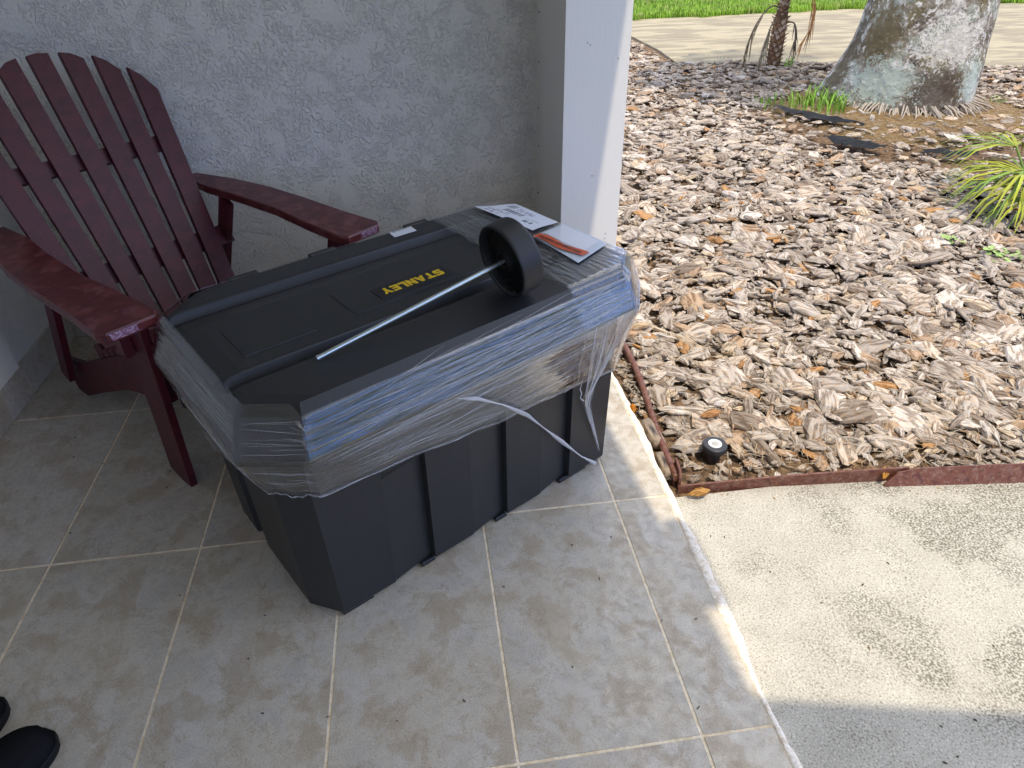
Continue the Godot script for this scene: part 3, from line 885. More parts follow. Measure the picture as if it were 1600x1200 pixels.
func film() -> void:
	var root := thing("stretch_film", BOX_O, deg_to_rad(BOX_YAW))
	tag(root, "clear plastic stretch film wound round the black chest", "film")
	var nz := FastNoiseLite.new()
	nz.noise_type = FastNoiseLite.TYPE_SIMPLEX
	nz.frequency = 1.0
	nz.fractal_octaves = 3
	var lens := [0.79, 0.10, 0.41, 0.10, 0.79, 0.10, 0.41, 0.10]
	# wound layers: creases run round the chest, slanting a little
	for layer in 3:
		var m := Mesher.new()
		var rows := []
		var wn := 84
		nz.seed = 200 + layer * 7
		var slant: float = [0.16, -0.10, 0.05, 0.22, -0.04][layer]
		for a in wn + 1:
			var w := 0.14 + 0.86 * a / wn
			var row := []
			var along := 0.0
			for side in (4 if layer == 2 else 8):
				var cnt: int = maxi(6, int(lens[side] * 60))
				for k in cnt:
					var s: float = side + k / float(cnt)
					var l: float = along + lens[side] * k / cnt
					var ww := w + slant * (l - 0.4) * 0.25
					var crease := absf(nz.get_noise_2d(l * 1.1, ww * 40.0)) + 0.35 * nz.get_noise_2d(l * 3.0 + 40.0, ww * 80.0)
					var lift := 0.0022 + 0.0016 * layer + (0.0010 + 0.0016 * smoothstep(0.0, 0.5, nz.get_noise_2d(l * 3.0 + 7.0, w * 6.0))) * crease
					var edge := 1.0
					if a == wn:
						edge = 1.0 + 0.03 * nz.get_noise_2d(l * 7.0, 99.0 + layer)
					row.append(film_point(s, minf(lerpf(w if side == 0 else (w - 0.14) / 0.86, 0.9 + 0.05 * layer, 0.0) * (1.0 if a < wn - 8 else lerpf(1.0, (0.93 + 0.035 * layer) * edge, (a - wn + 8) / 8.0)), 1.0), maxf(lift, 0.001)))
				along += lens[side]
			rows.append(row)
		rows.reverse()
		m.grid(rows, layer != 2)
		put(m, "film_layer", M.film, root)
	# gathered folds and strands of film
	var m := Mesher.new()
	rng.seed = 77
	for k in 380:
		var side: int = [0, 0, 0, 0, 0, 0, 0, 7, 6, 6, 1, 0, 2][rng.randi() % 13]
		var w0 := rng.randf_range(0.17, 0.62) if rng.randf() < 0.68 else rng.randf_range(0.6, 0.97)
		var s0: float = side + rng.randf_range(0.0, 0.8)
		var ln: float = rng.randf_range(0.08, 0.45) / lens[side]
		var s1 := minf(s0 + ln, side + 1.0)
		var tilt := rng.randfn() * 0.05 + (0.08 if side == 0 else 0.0) * rng.randf()
		var pts := PackedVector3Array()
		var rad := PackedFloat32Array()
		var n := 9
		var r := rng.randf_range(0.0002, 0.0006)
		for q in n:
			var t := q / float(n - 1)
			var w: float = clampf(w0 - tilt * t * (1.0 if side == 0 else 0.5), 0.03, 0.985)
			pts.append(film_point(minf(lerpf(s0, s1, t), side + 0.999), w, 0.0075 + 0.0012 * nz.get_noise_2d(k * 3.0, t * 4.0)))
			rad.append(r * (0.25 + sin(PI * clampf(t, 0.02, 0.98))))
		m.tube(pts, rad, 4, 0.5)
	# the rolled lower edge
	for rep in 2:
		var pts := PackedVector3Array()
		var rad := PackedFloat32Array()
		for q in 90:
			var s := fmod(6.1 + 3.0 * q / 89.0, 8.0)
			pts.append(film_point(s, (0.985 - rep * 0.013), 0.006 + 0.0015 * nz.get_noise_2d(q * 0.3, rep * 9.0)))
			rad.append(0.0003 + 0.0013 * absf(nz.get_noise_2d(q * 0.5, rep * 5.0)))
		m.tube(pts, rad, 5)
	tag(put(m, "gathered_folds", M.fold, root), "", "", "", "stuff")

	# film across the right end of the lid, down the end and the front corner
	for layer in 2:
		m = Mesher.new()
		nz.seed = 300 + layer
		var rows := []
		for a in 61:
			var t := a / 60.0
			var row := []
			for b in 81:
				var q := b / 80.0
				# q: along v from behind the back edge over the top to the front and down; t: from the inner edge to the end
				var inner := 0.655 - 0.03 * sin(q * PI) + 0.012 * nz.get_noise_2d(q * 6.0, 3.0)
				var u := lerpf(inner, 0.871, t)
				var crease := absf(nz.get_noise_2d(q * 2.0, t * 24.0)) * 0.0035 + 0.0012
				var p: Vector3
				if q < 0.12:
					p = Vector3(u, 0.480 + (0.590 - 0.480) * q / 0.12, -lerpf(0.565, 0.523, q / 0.12))
				elif q < 0.72:
					var v := lerpf(0.523, -0.016, (q - 0.12) / 0.60)
					var ends := span(octagon(0.004), v)
					p = Vector3(minf(u, ends.y), 0.5875 + crease, -v)
				elif q < 0.86:
					var f := (q - 0.72) / 0.14
					var ends := span(octagon(0.0), -0.013)
					p = Vector3(minf(u, lerpf(ends.y, ends.y + 0.03, f)), lerpf(0.588, 0.490, f), lerpf(0.016, 0.060, f) + crease)
				else:
					var f := (q - 0.86) / 0.14
					p = Vector3(minf(u, 0.80), lerpf(0.490, 0.325 - 0.02 * t, f), lerpf(0.060, 0.020, f) + crease)
				row.append(p)
			rows.append(row)
		m.grid(rows)
		put(m, "end_layer", M.film2, root)
	# film hanging from the rim at the front right corner, gathered towards the floor
	m = Mesher.new()
	var rows := []
	for a in 41:
		var t := a / 40.0
		var row := []
		for b in 49:
			var q := b / 48.0
			var top := film_point(0.83 + q * 1.62, 0.5, 0.004)
			var mid := Vector3(lerpf(0.690, 0.885, q), 0.25, lerpf(0.016, -0.10, q))
			var foot := Vector3(0.775 + 0.02 * q, 0.045, 0.006 - 0.035 * q)
			var p := top.lerp(mid, t * 2.0) if t < 0.5 else mid.lerp(foot, (t - 0.5) * 2.0)
			p += Vector3(0.5, 0, 0.8) * 0.006 * nz.get_noise_2d(q * 14.0, t * 1.2)
			row.append(p)
		rows.append(row)
	m.grid(rows)
	put(m, "hanging_film", M.film2, root)
	m = Mesher.new()
	for k in 170:
		var q := rng.randf()
		var pts := PackedVector3Array()
		var rad := PackedFloat32Array()
		for a in 12:
			var t := a / 11.0 * rng.randf_range(0.75, 1.0)
			var qq := clampf(q + 0.05 * (t - 0.5), 0, 1)
			var top := film_point(0.83 + qq * 1.62, 0.5, 0.007)
			var mid := Vector3(lerpf(0.690, 0.885, qq), 0.25, lerpf(0.020, -0.096, qq))
			var foot := Vector3(0.775 + 0.02 * qq, 0.045, 0.009 - 0.035 * qq)
			pts.append(top.lerp(mid, t * 2.0) if t < 0.5 else mid.lerp(foot, (t - 0.5) * 2.0))
			rad.append(rng.randf_range(0.0004, 0.0013))
		m.tube(pts, rad, 4, 0.5)
	# strands across the lid's end
	for k in 46:
		var u := rng.randf_range(0.645, 0.86)
		var v0 := rng.randf_range(0.2, 0.52)
		var v1 := v0 - rng.randf_range(0.08, 0.4)
		var pts := PackedVector3Array()
		var rad := PackedFloat32Array()
		var dr := rng.randf_range(-0.05, 0.05)
		for a in 8:
			var t := a / 7.0
			var v := maxf(lerpf(v0, v1, t), -0.01)
			var e := span(octagon(0.0), v)
			pts.append(Vector3(minf(u + dr * (t - 0.5), e.y - 0.004), 0.5905 + 0.0012 * sin(t * 9.0 + k), -v))
			rad.append(0.0002 + 0.0006 * sin(PI * clampf(t, 0.05, 0.95)))
		m.tube(pts, rad, 4, 0.5)
	tag(put(m, "hanging_strands", M.fold, root), "", "", "", "stuff")
	# the loose twisted tail
	var cv := Curve3D.new()
	for p in [Vector3(0.30, 0.470, 0.046), Vector3(0.345, 0.452, 0.052), Vector3(0.42, 0.395, 0.045), Vector3(0.50, 0.318, 0.028), Vector3(0.60, 0.195, 0.022), Vector3(0.69, 0.085, 0.020), Vector3(0.745, 0.030, 0.020)]:
		cv.add_point(p, Vector3(-0.02, 0.015, 0), Vector3(0.02, -0.015, 0))
	m = Mesher.new()
	for k in 9:
		var pts := PackedVector3Array()
		var rad := PackedFloat32Array()
		for a in 70:
			var t := a / 69.0
			var c := cv.sample_baked(cv.get_baked_length() * t)
			var ang := t * 26.0 + k * TAU / 9.0
			var rr := 0.0040 * (0.55 + 0.45 * sin(t * 19.0 + 1.0)) * smoothstep(0.0, 0.08, t)
			pts.append(c + Vector3(cos(ang) * 0.7, cos(ang) * 0.7, sin(ang)) * rr)
			rad.append(0.0012 + 0.0010 * absf(nz.get_noise_2d(t * 14.0, k * 4.0)))
		m.tube(pts, rad, 5)
	put(m, "loose_tail", M.tail, root)
	m = Mesher.new()
	m.tube(PackedVector3Array([Vector3(0.668, 0.34, 0.032), Vector3(0.664, 0.315, 0.030), Vector3(0.670, 0.300, 0.030), Vector3(0.667, 0.288, 0.029), Vector3(0.674, 0.278, 0.030), Vector3(0.680, 0.274, 0.030)]), PackedFloat32Array([0.001, 0.0014, 0.0018, 0.0014, 0.0018, 0.0008]), 5)
	put(m, "loose_thread", M.tail, root)


func print_image(w: int, h: int, sd: int, rows: Array) -> ImageTexture:
	var im := Image.create(w, h, false, Image.FORMAT_RGB8)
	im.fill(Color(0.90, 0.91, 0.94))
	rng.seed = sd
	for r in rows:
		# [x, y, width, height, kind] : bars or small print
		var x: int = r[0]
		while x < r[0] + r[2]:
			var k := rng.randi_range(1, 3) if r[4] == "bars" else rng.randi_range(2, 5)
			var on := rng.randf() < (0.6 if r[4] == "bars" else 0.72)
			if on:
				if r[4] == "bars":
					im.fill_rect(Rect2i(x, r[1], k, r[3]), Color(0.16, 0.17, 0.22))
				else:
					im.fill_rect(Rect2i(x, r[1] + rng.randi_range(0, 1), k, maxi(2, r[3] - rng.randi_range(0, 2))), Color(0.30, 0.32, 0.38))
			x += k + 1
	return ImageTexture.create_from_image(im)


func papers() -> void:
	var H := 0.5935
	var yaw := deg_to_rad(BOX_YAW)
	# white shipping label
	var m := Mesher.new()
	var rows := []
	for a in 9:
		var row := []
		for b in 13:
			var s := a / 8.0
			var t := b / 12.0
			var lo := Vector2(0.775, 0.268).lerp(Vector2(0.862, 0.268), s)
			var hi := Vector2(0.768, 0.503).lerp(Vector2(0.862, 0.440), s)
			var q := lo.lerp(hi, t)
			row.append(Vector3(q.x, 0.0012 * sin(s * 5.0 + t * 3.0) + 0.0012, -q.y))
		rows.append(row)
	m.grid(rows)
	var lm := mat(Color(1, 1, 1), 0.5)
	lm.albedo_texture = print_image(256, 128, 5, [[170, 10, 60, 16, "text"], [150, 34, 90, 6, "text"], [150, 46, 70, 5, "text"], [120, 60, 90, 22, "bars"], [100, 92, 100, 5, "text"], [100, 102, 90, 5, "text"], [30, 30, 46, 16, "text"], [30, 60, 60, 4, "text"], [205, 90, 30, 26, "bars"]])
	var o := put(m, "shipping_label", lm, null, BOX_O + Vector3(0, H, 0))
	o.rotation.y = yaw
	tag(o, "white printed shipping label under film at the back end of the chest lid", "label")
	# document pouch: clear sleeve, folded paper, orange banner
	var p := thing("document_pouch", BOX_O + Vector3(0, H, 0), yaw)
	tag(p, "clear document pouch with an orange banner lying on the chest lid", "pouch")
	m = Mesher.new()
	m.slab(PackedVector2Array([Vector2(0.727, 0.056), Vector2(0.856, 0.088), Vector2(0.862, 0.252), Vector2(0.752, 0.240)]), Vector3.ZERO, Vector3.RIGHT, Vector3.FORWARD, 0.0, 0.0009, 0.0003)
	put(m, "sleeve_back", mat(Color(0.80, 0.84, 0.88), 0.35), p)
	m = Mesher.new()
	m.slab(PackedVector2Array([Vector2(0.778, 0.092), Vector2(0.848, 0.108), Vector2(0.856, 0.242), Vector2(0.784, 0.236)]), Vector3.ZERO, Vector3.RIGHT, Vector3.FORWARD, 0.0012, 0.0022, 0.0003)
	put(m, "folded_paper", M.paper, p)
	m = Mesher.new()
	rows = []
	for a in 2:
		var row := []
		for b in 15:
			var t := b / 14.0
			var c := Vector2(0.7575, 0.234).lerp(Vector2(0.763, 0.072), t)
			c.x += 0.004 * sin(t * 8.0)
			row.append(Vector3(c.x + (-0.013 if a == 0 else 0.013), 0.0052 + 0.0007 * sin(t * 8.0 + 1.0), -c.y))
		rows.append(row)
	rows.reverse()
	m.grid(rows)
	put(m, "orange_banner", M.orange, p)
	var font := SystemFont.new()
	font.font_names = PackedStringArray(["Droid Sans"])
	font.font_weight = 700
	var tm := TextMesh.new()
	tm.font = font
	tm.text = "PACKING LIST ENCLOSED"
	tm.font_size = 48
	tm.pixel_size = 0.0005
	tm.depth = 0.0003
	var txt := MeshInstance3D.new()
	txt.mesh = tm
	txt.name = "lettering"
	txt.material_override = M.ink
	p.add_child(txt)
	var bb := tm.get_aabb()
	var k1 := 0.140 / bb.size.x
	var k2 := 0.010 / bb.size.y
	var along := Vector3(0.0055, 0, 0.162).normalized()
	var up := Vector3.UP.cross(along)
	var bs := Basis(along * k1, up * k2, Vector3.UP)
	txt.transform = Transform3D(bs, Vector3(0.760, 0.0063, -0.153) - bs * (bb.position + bb.size * 0.5))
	m = Mesher.new()
	m.slab(PackedVector2Array([Vector2(0.728, 0.0575), Vector2(0.855, 0.0895), Vector2(0.861, 0.251), Vector2(0.753, 0.239)]), Vector3.ZERO, Vector3.RIGHT, Vector3.FORWARD, 0.0036, 0.0041, 0.0002)
	var clear := mat(Color(0.92, 0.95, 1.0, 0.03), 0.05, 0.4)
	clear.transparency = BaseMaterial3D.TRANSPARENCY_ALPHA
	put(m, "sleeve_front", clear, p)
	# the small label at the back edge
	m = Mesher.new()
	rows = []
	for a in 4:
		var row := []
		for b in 7:
			var t := b / 6.0
			var v: float = [0.482, 0.512, 0.5215, 0.534][a]
			var y: float = [0.5862, 0.5858, 0.5845, 0.5715][a]
			row.append(Vector3(0.502 + 0.066 * t + 0.004 * a, y, -v))
		rows.append(row)
	m.grid(rows)
	var sm := mat(Color(1, 1, 1), 0.5)
	sm.albedo_texture = print_image(96, 64, 8, [[12, 20, 60, 8, "text"], [12, 36, 70, 5, "text"], [12, 46, 50, 5, "text"]])
	o = put(m, "small_label", sm, null, BOX_O)
	o.rotation.y = yaw
	tag(o, "small white sticker on the back edge of the chest lid", "label")


func wheel() -> void:
	var basis := Basis(Vector3.UP, deg_to_rad(BOX_YAW))
	var P0 := BOX_O + basis * Vector3(0.087, 0.5915, -0.083)
	var hub := BOX_O + basis * Vector3(0.500, 0.6645, -0.054)
	var ax := (hub - P0).normalized()
	var root := thing("wheel_and_axle", hub)
	tag(root, "black plastic wheel on a zinc axle rod lying on the chest lid", "wheel")
	var up := (Vector3.UP - ax * ax.y).normalized()
	var sd := ax.cross(up)
	var lathe := func(profile: Array, seg: int) -> Mesher:
		var m := Mesher.new()
		var rows := []
		for q in profile:
			var row := []
			for k in seg:
				var a := TAU * k / seg
				row.append(ax * q[0] + (up * cos(a) - sd * sin(a)) * q[1])
			rows.append(row)
		m.grid(rows, true)
		return m
	# [along the axle, radius]
	put(lathe.call([[0.004, 0.071], [0.0, 0.0735], [-0.0005, 0.0775], [0.002, 0.0795], [0.006, 0.0802], [0.044, 0.0802], [0.048, 0.0795], [0.0505, 0.0775], [0.050, 0.0735], [0.046, 0.071], [0.026, 0.069], [0.004, 0.071]], 72), "tread", M.rubber, root)
	put(lathe.call([[0.0195, 0.0695], [0.0165, 0.066], [0.0150, 0.052], [0.0175, 0.048], [0.0175, 0.026], [0.0110, 0.023], [0.0050, 0.020], [0.0040, 0.017], [0.0060, 0.0085], [0.040, 0.0085], [0.041, 0.017], [0.030, 0.022], [0.029, 0.066], [0.0285, 0.0695]], 56), "disc", M.black_void, root)
	for k in 5:
		var a := TAU * (k + 0.3) / 5.0
		var d := up * cos(a) - sd * sin(a)
		var m := Mesher.new()
		m.tube(PackedVector3Array([d * 0.059 + ax * 0.0170, d * 0.059 + ax * 0.0115]), PackedFloat32Array([0.0045, 0.0035]), 10)
		put(m, "boss", M.rubber, root)
	var m := Mesher.new()
	var ln := (hub - P0).length()
	m.tube(PackedVector3Array([ax * -ln, ax * (-ln + 0.0015), ax * (-ln + 0.006), ax * (-ln + 0.0062), ax * 0.044, ax * 0.046]), PackedFloat32Array([0.0046, 0.0056, 0.0056, 0.0049, 0.0049, 0.0042]), 20)
	put(m, "axle_rod", M.zinc, root)


# ---------------------------------------------------------------- the chair
func chair() -> void:
	var R := Vector3(0.734, 0, -0.679).normalized()
	var F := Vector3(0.679, 0, 0.734).normalized()
	var Y := Vector3.UP
	var oc := Vector3(-0.5266, 0, -1.7023)
	var root := thing("slatted_armchair", oc)
	tag(root, "burgundy painted wooden garden armchair with a fan of back slats", "chair")
	var P := func(r: float, y: float, f: float) -> Vector3: return R * r + Y * y + F * f
	# back slats
	var lam := deg_to_rad(26.0)
	var along := Y * cos(lam) - F * sin(lam)
	var face := F * cos(lam) + Y * sin(lam)
	var tops := [0.655, 0.71, 0.74, 0.752, 0.74, 0.71, 0.655]
	for i in 7:
		var k := i - 3
		var t0 := -0.06
		var t1: float = tops[i]
		var w0 := 0.0268
		var w1 := 0.0278
		var c0 := k * (0.06387 + (0.0834 - 0.06387) * t0 / 0.8)
		var slope: float = -0.035 * k * 0.35
		var c1 := k * (0.06387 + (0.0834 - 0.06387) * t1 / 0.8)
		var poly := PackedVector2Array([Vector2(c0 - w0, t0), Vector2(c0 + w0, t0), Vector2(c1 + w1, t1 + slope - 0.006 * absf(k) * 0.3), Vector2(c1 + w1 * 0.0, t1 + 0.004), Vector2(c1 - w1, t1 - slope - 0.006 * absf(k) * 0.3)])
		var m := Mesher.new()
		# R x along points forward
		m.slab(poly, P.call(0, 0.28, -0.35), R, along, -0.009, 0.009, 0.0022)
		var sl := put(m, "back_slat", M.paint, root)
		for q in [[0.47, -0.012], [0.475, 0.012]]:
			var c: Vector3 = P.call(0, 0.28, -0.35) + R * (k * (0.06387 + 0.0195 * 0.47 / 0.8) + q[1]) + along * q[0]
			m = Mesher.new()
			m.tube(PackedVector3Array([c + face * 0.0085, c + face * 0.0098]), PackedFloat32Array([0.0026, 0.0022]), 8)
			put(m, "screw", M.screw, sl)
	# rails behind the slats
	for q in [[0.47, 0.245, 0.022], [0.165, 0.285, 0.030], [-0.03, 0.23, 0.03]]:
		var m := Mesher.new()
		var c: Vector3 = P.call(0, 0.28, -0.35) + along * q[0] - face * 0.0215
		m.box(c, R * q[1], along * q[2], face * 0.0122, 0.002)
		put(m, "back_rail", M.paint, root)
	# arms: curved boards; outline in (r, f)
	for s: float in [-1.0, 1.0]:
		var outl := PackedVector2Array([Vector2(0.362, 0.212), Vector2(0.376, 0.192), Vector2(0.371, 0.05), Vector2(0.373, -0.13), Vector2(0.367, -0.30), Vector2(0.345, -0.45), Vector2(0.306, -0.595), Vector2(0.260, -0.595), Vector2(0.250, -0.46), Vector2(0.262, -0.30), Vector2(0.266, -0.12), Vector2(0.252, 0.05), Vector2(0.246, 0.192), Vector2(0.258, 0.214)])
		var pts := PackedVector2Array()
		for q in outl:
			pts.append(Vector2(s * q.x, q.y))
		if Geometry2D.is_polygon_clockwise(pts):
			pts.reverse()
		# the arm falls slightly to the back
		var b := F
		var m := Mesher.new()
		# axes so that a x b points up: b forward, a to the left
		var fl := PackedVector2Array()
		for q in pts:
			fl.append(Vector2(q.y, -q.x))
		if Geometry2D.is_polygon_clockwise(fl):
			fl.reverse()
		m.slab(fl, P.call(0, 0.577, 0), b, -R, 0.0, 0.024, 0.005)
		var arm := put(m, "arm", M.paint_arm, root)
		m = Mesher.new()
		m.slab(PackedVector2Array([Vector2(-0.047, 0.004), Vector2(0.047, 0.004), Vector2(0.043, 0.020), Vector2(-0.043, 0.020)]), P.call(s * 0.310, 0.577, 0) + b * 0.2132, R, b.cross(-R), 0.0, 0.0016, 0.0005)
		var wear := put(m, "worn_edge", M.bare, arm)
		wear.set_meta("label", "paint worn through to pale primer on the arm's front edge")
		# front leg: leans forward to the arm
		m = Mesher.new()
		var lo: Vector3 = P.call(s * 0.252, 0.0, 0.01)
		var hi: Vector3 = P.call(s * 0.285, 0.552, 0.150)
		var d := (hi - lo).normalized()
		var fw := (F - d * F.dot(d)).normalized()
		var poly := PackedVector2Array([Vector2(-0.048, 0.012), Vector2(0.030, 0.0), Vector2(0.048, 0.012), Vector2(0.046, 0.578), Vector2(-0.046, 0.555)])
		# a = fw, b = d: a x b points to one side
		m.slab(poly, lo - fw.cross(d) * 0.0095, fw, d, 0.0, 0.019, 0.002)
		put(m, "front_leg", M.paint, root)
		m = Mesher.new()
		m.box(P.call(s * 0.283 + s * 0.021, 0.505, 0.105), R * 0.011, F * 0.018, Y * 0.046, 0.002)
		put(m, "arm_bracket", M.paint, root)
		# side rail, from the front leg down to the floor behind
		m = Mesher.new()
		var rail := PackedVector2Array([Vector2(0.075, 0.275), Vector2(0.085, 0.36), Vector2(-0.02, 0.362), Vector2(-0.18, 0.315), Vector2(-0.35, 0.235), Vector2(-0.52, 0.155), Vector2(-0.66, 0.118), Vector2(-0.705, 0.112), Vector2(-0.665, 0.0), Vector2(-0.60, 0.0), Vector2(-0.40, 0.10), Vector2(-0.20, 0.195)])
		if Geometry2D.is_polygon_clockwise(rail):
			rail.reverse()
		m.slab(rail, P.call(s * 0.231, 0.0, 0.0), F, Y, -0.0095, 0.0095, 0.002)
		put(m, "side_rail", M.paint, root)
		# back post from the rail to the arm
		m = Mesher.new()
		var a0: Vector3 = P.call(s * 0.258, 0.09, -0.60)
		var a1: Vector3 = P.call(s * 0.275, 0.545, -0.375)
		var pd := (a1 - a0).normalized()
		m.box((a0 + a1) / 2, R * 0.0095, R.cross(pd) * 0.024, pd * ((a1 - a0).length() / 2), 0.002)
		put(m, "back_post", M.paint, root)
	# seat slats along the rails
	for k in 9:
		var f := 0.075 - k * 0.047
		var y := 0.3625 if f > -0.02 else 0.362 - 0.30 * (-0.02 - f) - 0.30 * maxf(0, -0.18 - f) * 0.55
		var m := Mesher.new()
		var tilt := F if f > -0.02 else (F + Y * (0.30 if f > -0.18 else 0.47)).normalized()
		m.box(P.call(0, y + 0.013, f), R * 0.243, tilt * 0.0205, R.cross(tilt) * 0.0095, 0.002)
		put(m, "seat_slat", M.paint, root)
	var m := Mesher.new()
	m.box(P.call(0, 0.30, 0.088), R * 0.221, Y * 0.045, F * 0.0095, 0.002)
	put(m, "front_rail", M.paint, root)


# ---------------------------------------------------------------- the bed and its plants
func chip_mesh(sd: int) -> ArrayMesh:
	rng.seed = 500 + sd
	var m := Mesher.new()
	var n := 10
	var ring := []
	var asp := rng.randf_range(0.34, 0.66) if sd % 4 != 3 else rng.randf_range(0.14, 0.22)
	for k in n:
		var a := TAU * k / n + rng.randf_range(-0.2, 0.2)
		var r := rng.randf_range(0.62, 1.08)
		ring.append(Vector2(cos(a) * 0.5 * r, sin(a) * 0.5 * r * asp))
	var curl := rng.randf_range(-0.25, 0.45)
	var bend := rng.randf_range(-0.25, 0.25)
	var th := rng.randf_range(0.055, 0.12)
	var lift := func(q: Vector2, y: float) -> Vector3: return Vector3(q.x, y + curl * q.y * q.y + bend * q.x * q.x, q.y)
	var tops := []
	var mids := []
	var bots := []
	for k in n:
		var q: Vector2 = ring[k]
		bots.append(lift.call(q * rng.randf_range(0.80, 0.98), 0.0))
		mids.append(lift.call(q, th * rng.randf_range(0.35, 0.6)))
		tops.append(lift.call(q * rng.randf_range(0.68, 0.93), th * rng.randf_range(0.85, 1.15)))
	var uv := func(p: Vector3) -> Vector2: return Vector2(p.x + 0.5 + sd * 0.13, p.z + 0.5 + sd * 0.29)
	for k in n:
		var j := (k + 1) % n
		for pr in [[bots, mids], [mids, tops]]:
			var a: Vector3 = pr[0][k]
			var b: Vector3 = pr[0][j]
			var c: Vector3 = pr[1][j]
			var d: Vector3 = pr[1][k]
			# ring runs x -> z: clockwise seen from above
			m.tri(b, a, d, uv.call(b), uv.call(a), uv.call(d))
			m.tri(b, d, c, uv.call(b), uv.call(d), uv.call(c))
	# top: two inner points along the length
	var i0: Vector3 = lift.call(Vector2(-0.16, rng.randf_range(-0.03, 0.03)), th * rng.randf_range(0.95, 1.35))
	var i1: Vector3 = lift.call(Vector2(0.16, rng.randf_range(-0.03, 0.03)), th * rng.randf_range(0.95, 1.35))
	for k in n:
		var j := (k + 1) % n
		var a: Vector3 = tops[k]
		var b: Vector3 = tops[j]
		var ca: Vector3 = i1 if a.x > 0 else i0
		var cb: Vector3 = i1 if b.x > 0 else i0
		m.tri(b, a, ca, uv.call(b), uv.call(a), uv.call(ca))
		if ca != cb:
			m.tri(b, ca, cb, uv.call(b), uv.call(ca), uv.call(cb))
	return m.mesh()


func chip_tone() -> int:
	var q := rng.randf()
	return 0 if q < 0.29 else 1 if q < 0.50 else 2 if q < 0.64 else 3 if q < 0.73 else 4 if q < 0.87 else 5 if q < 0.935 else 6 if q < 0.955 else 7


func in_bed(x: float, z: float) -> bool:
	if x < EDGE_X + 0.092 and z > -1.60 or x < EDGE_X + 0.040 and z > -2.5:
		return false
	if z > minf(-1.318 + 0.085 * (x - 0.6), -1.262 + 0.115 * (x - 1.155)) + 0.0:
		return false
	if z < -6.55 - 0.1 * sin(x * 3.0) and x > 2.5:
		return z > -6.9 + maxf(0.0, (x - 3.0)) * 0.33
	if x < 2.56:
		return z > -8.5
	return z > -6.9 + maxf(0.0, (x - 3.0)) * 0.33


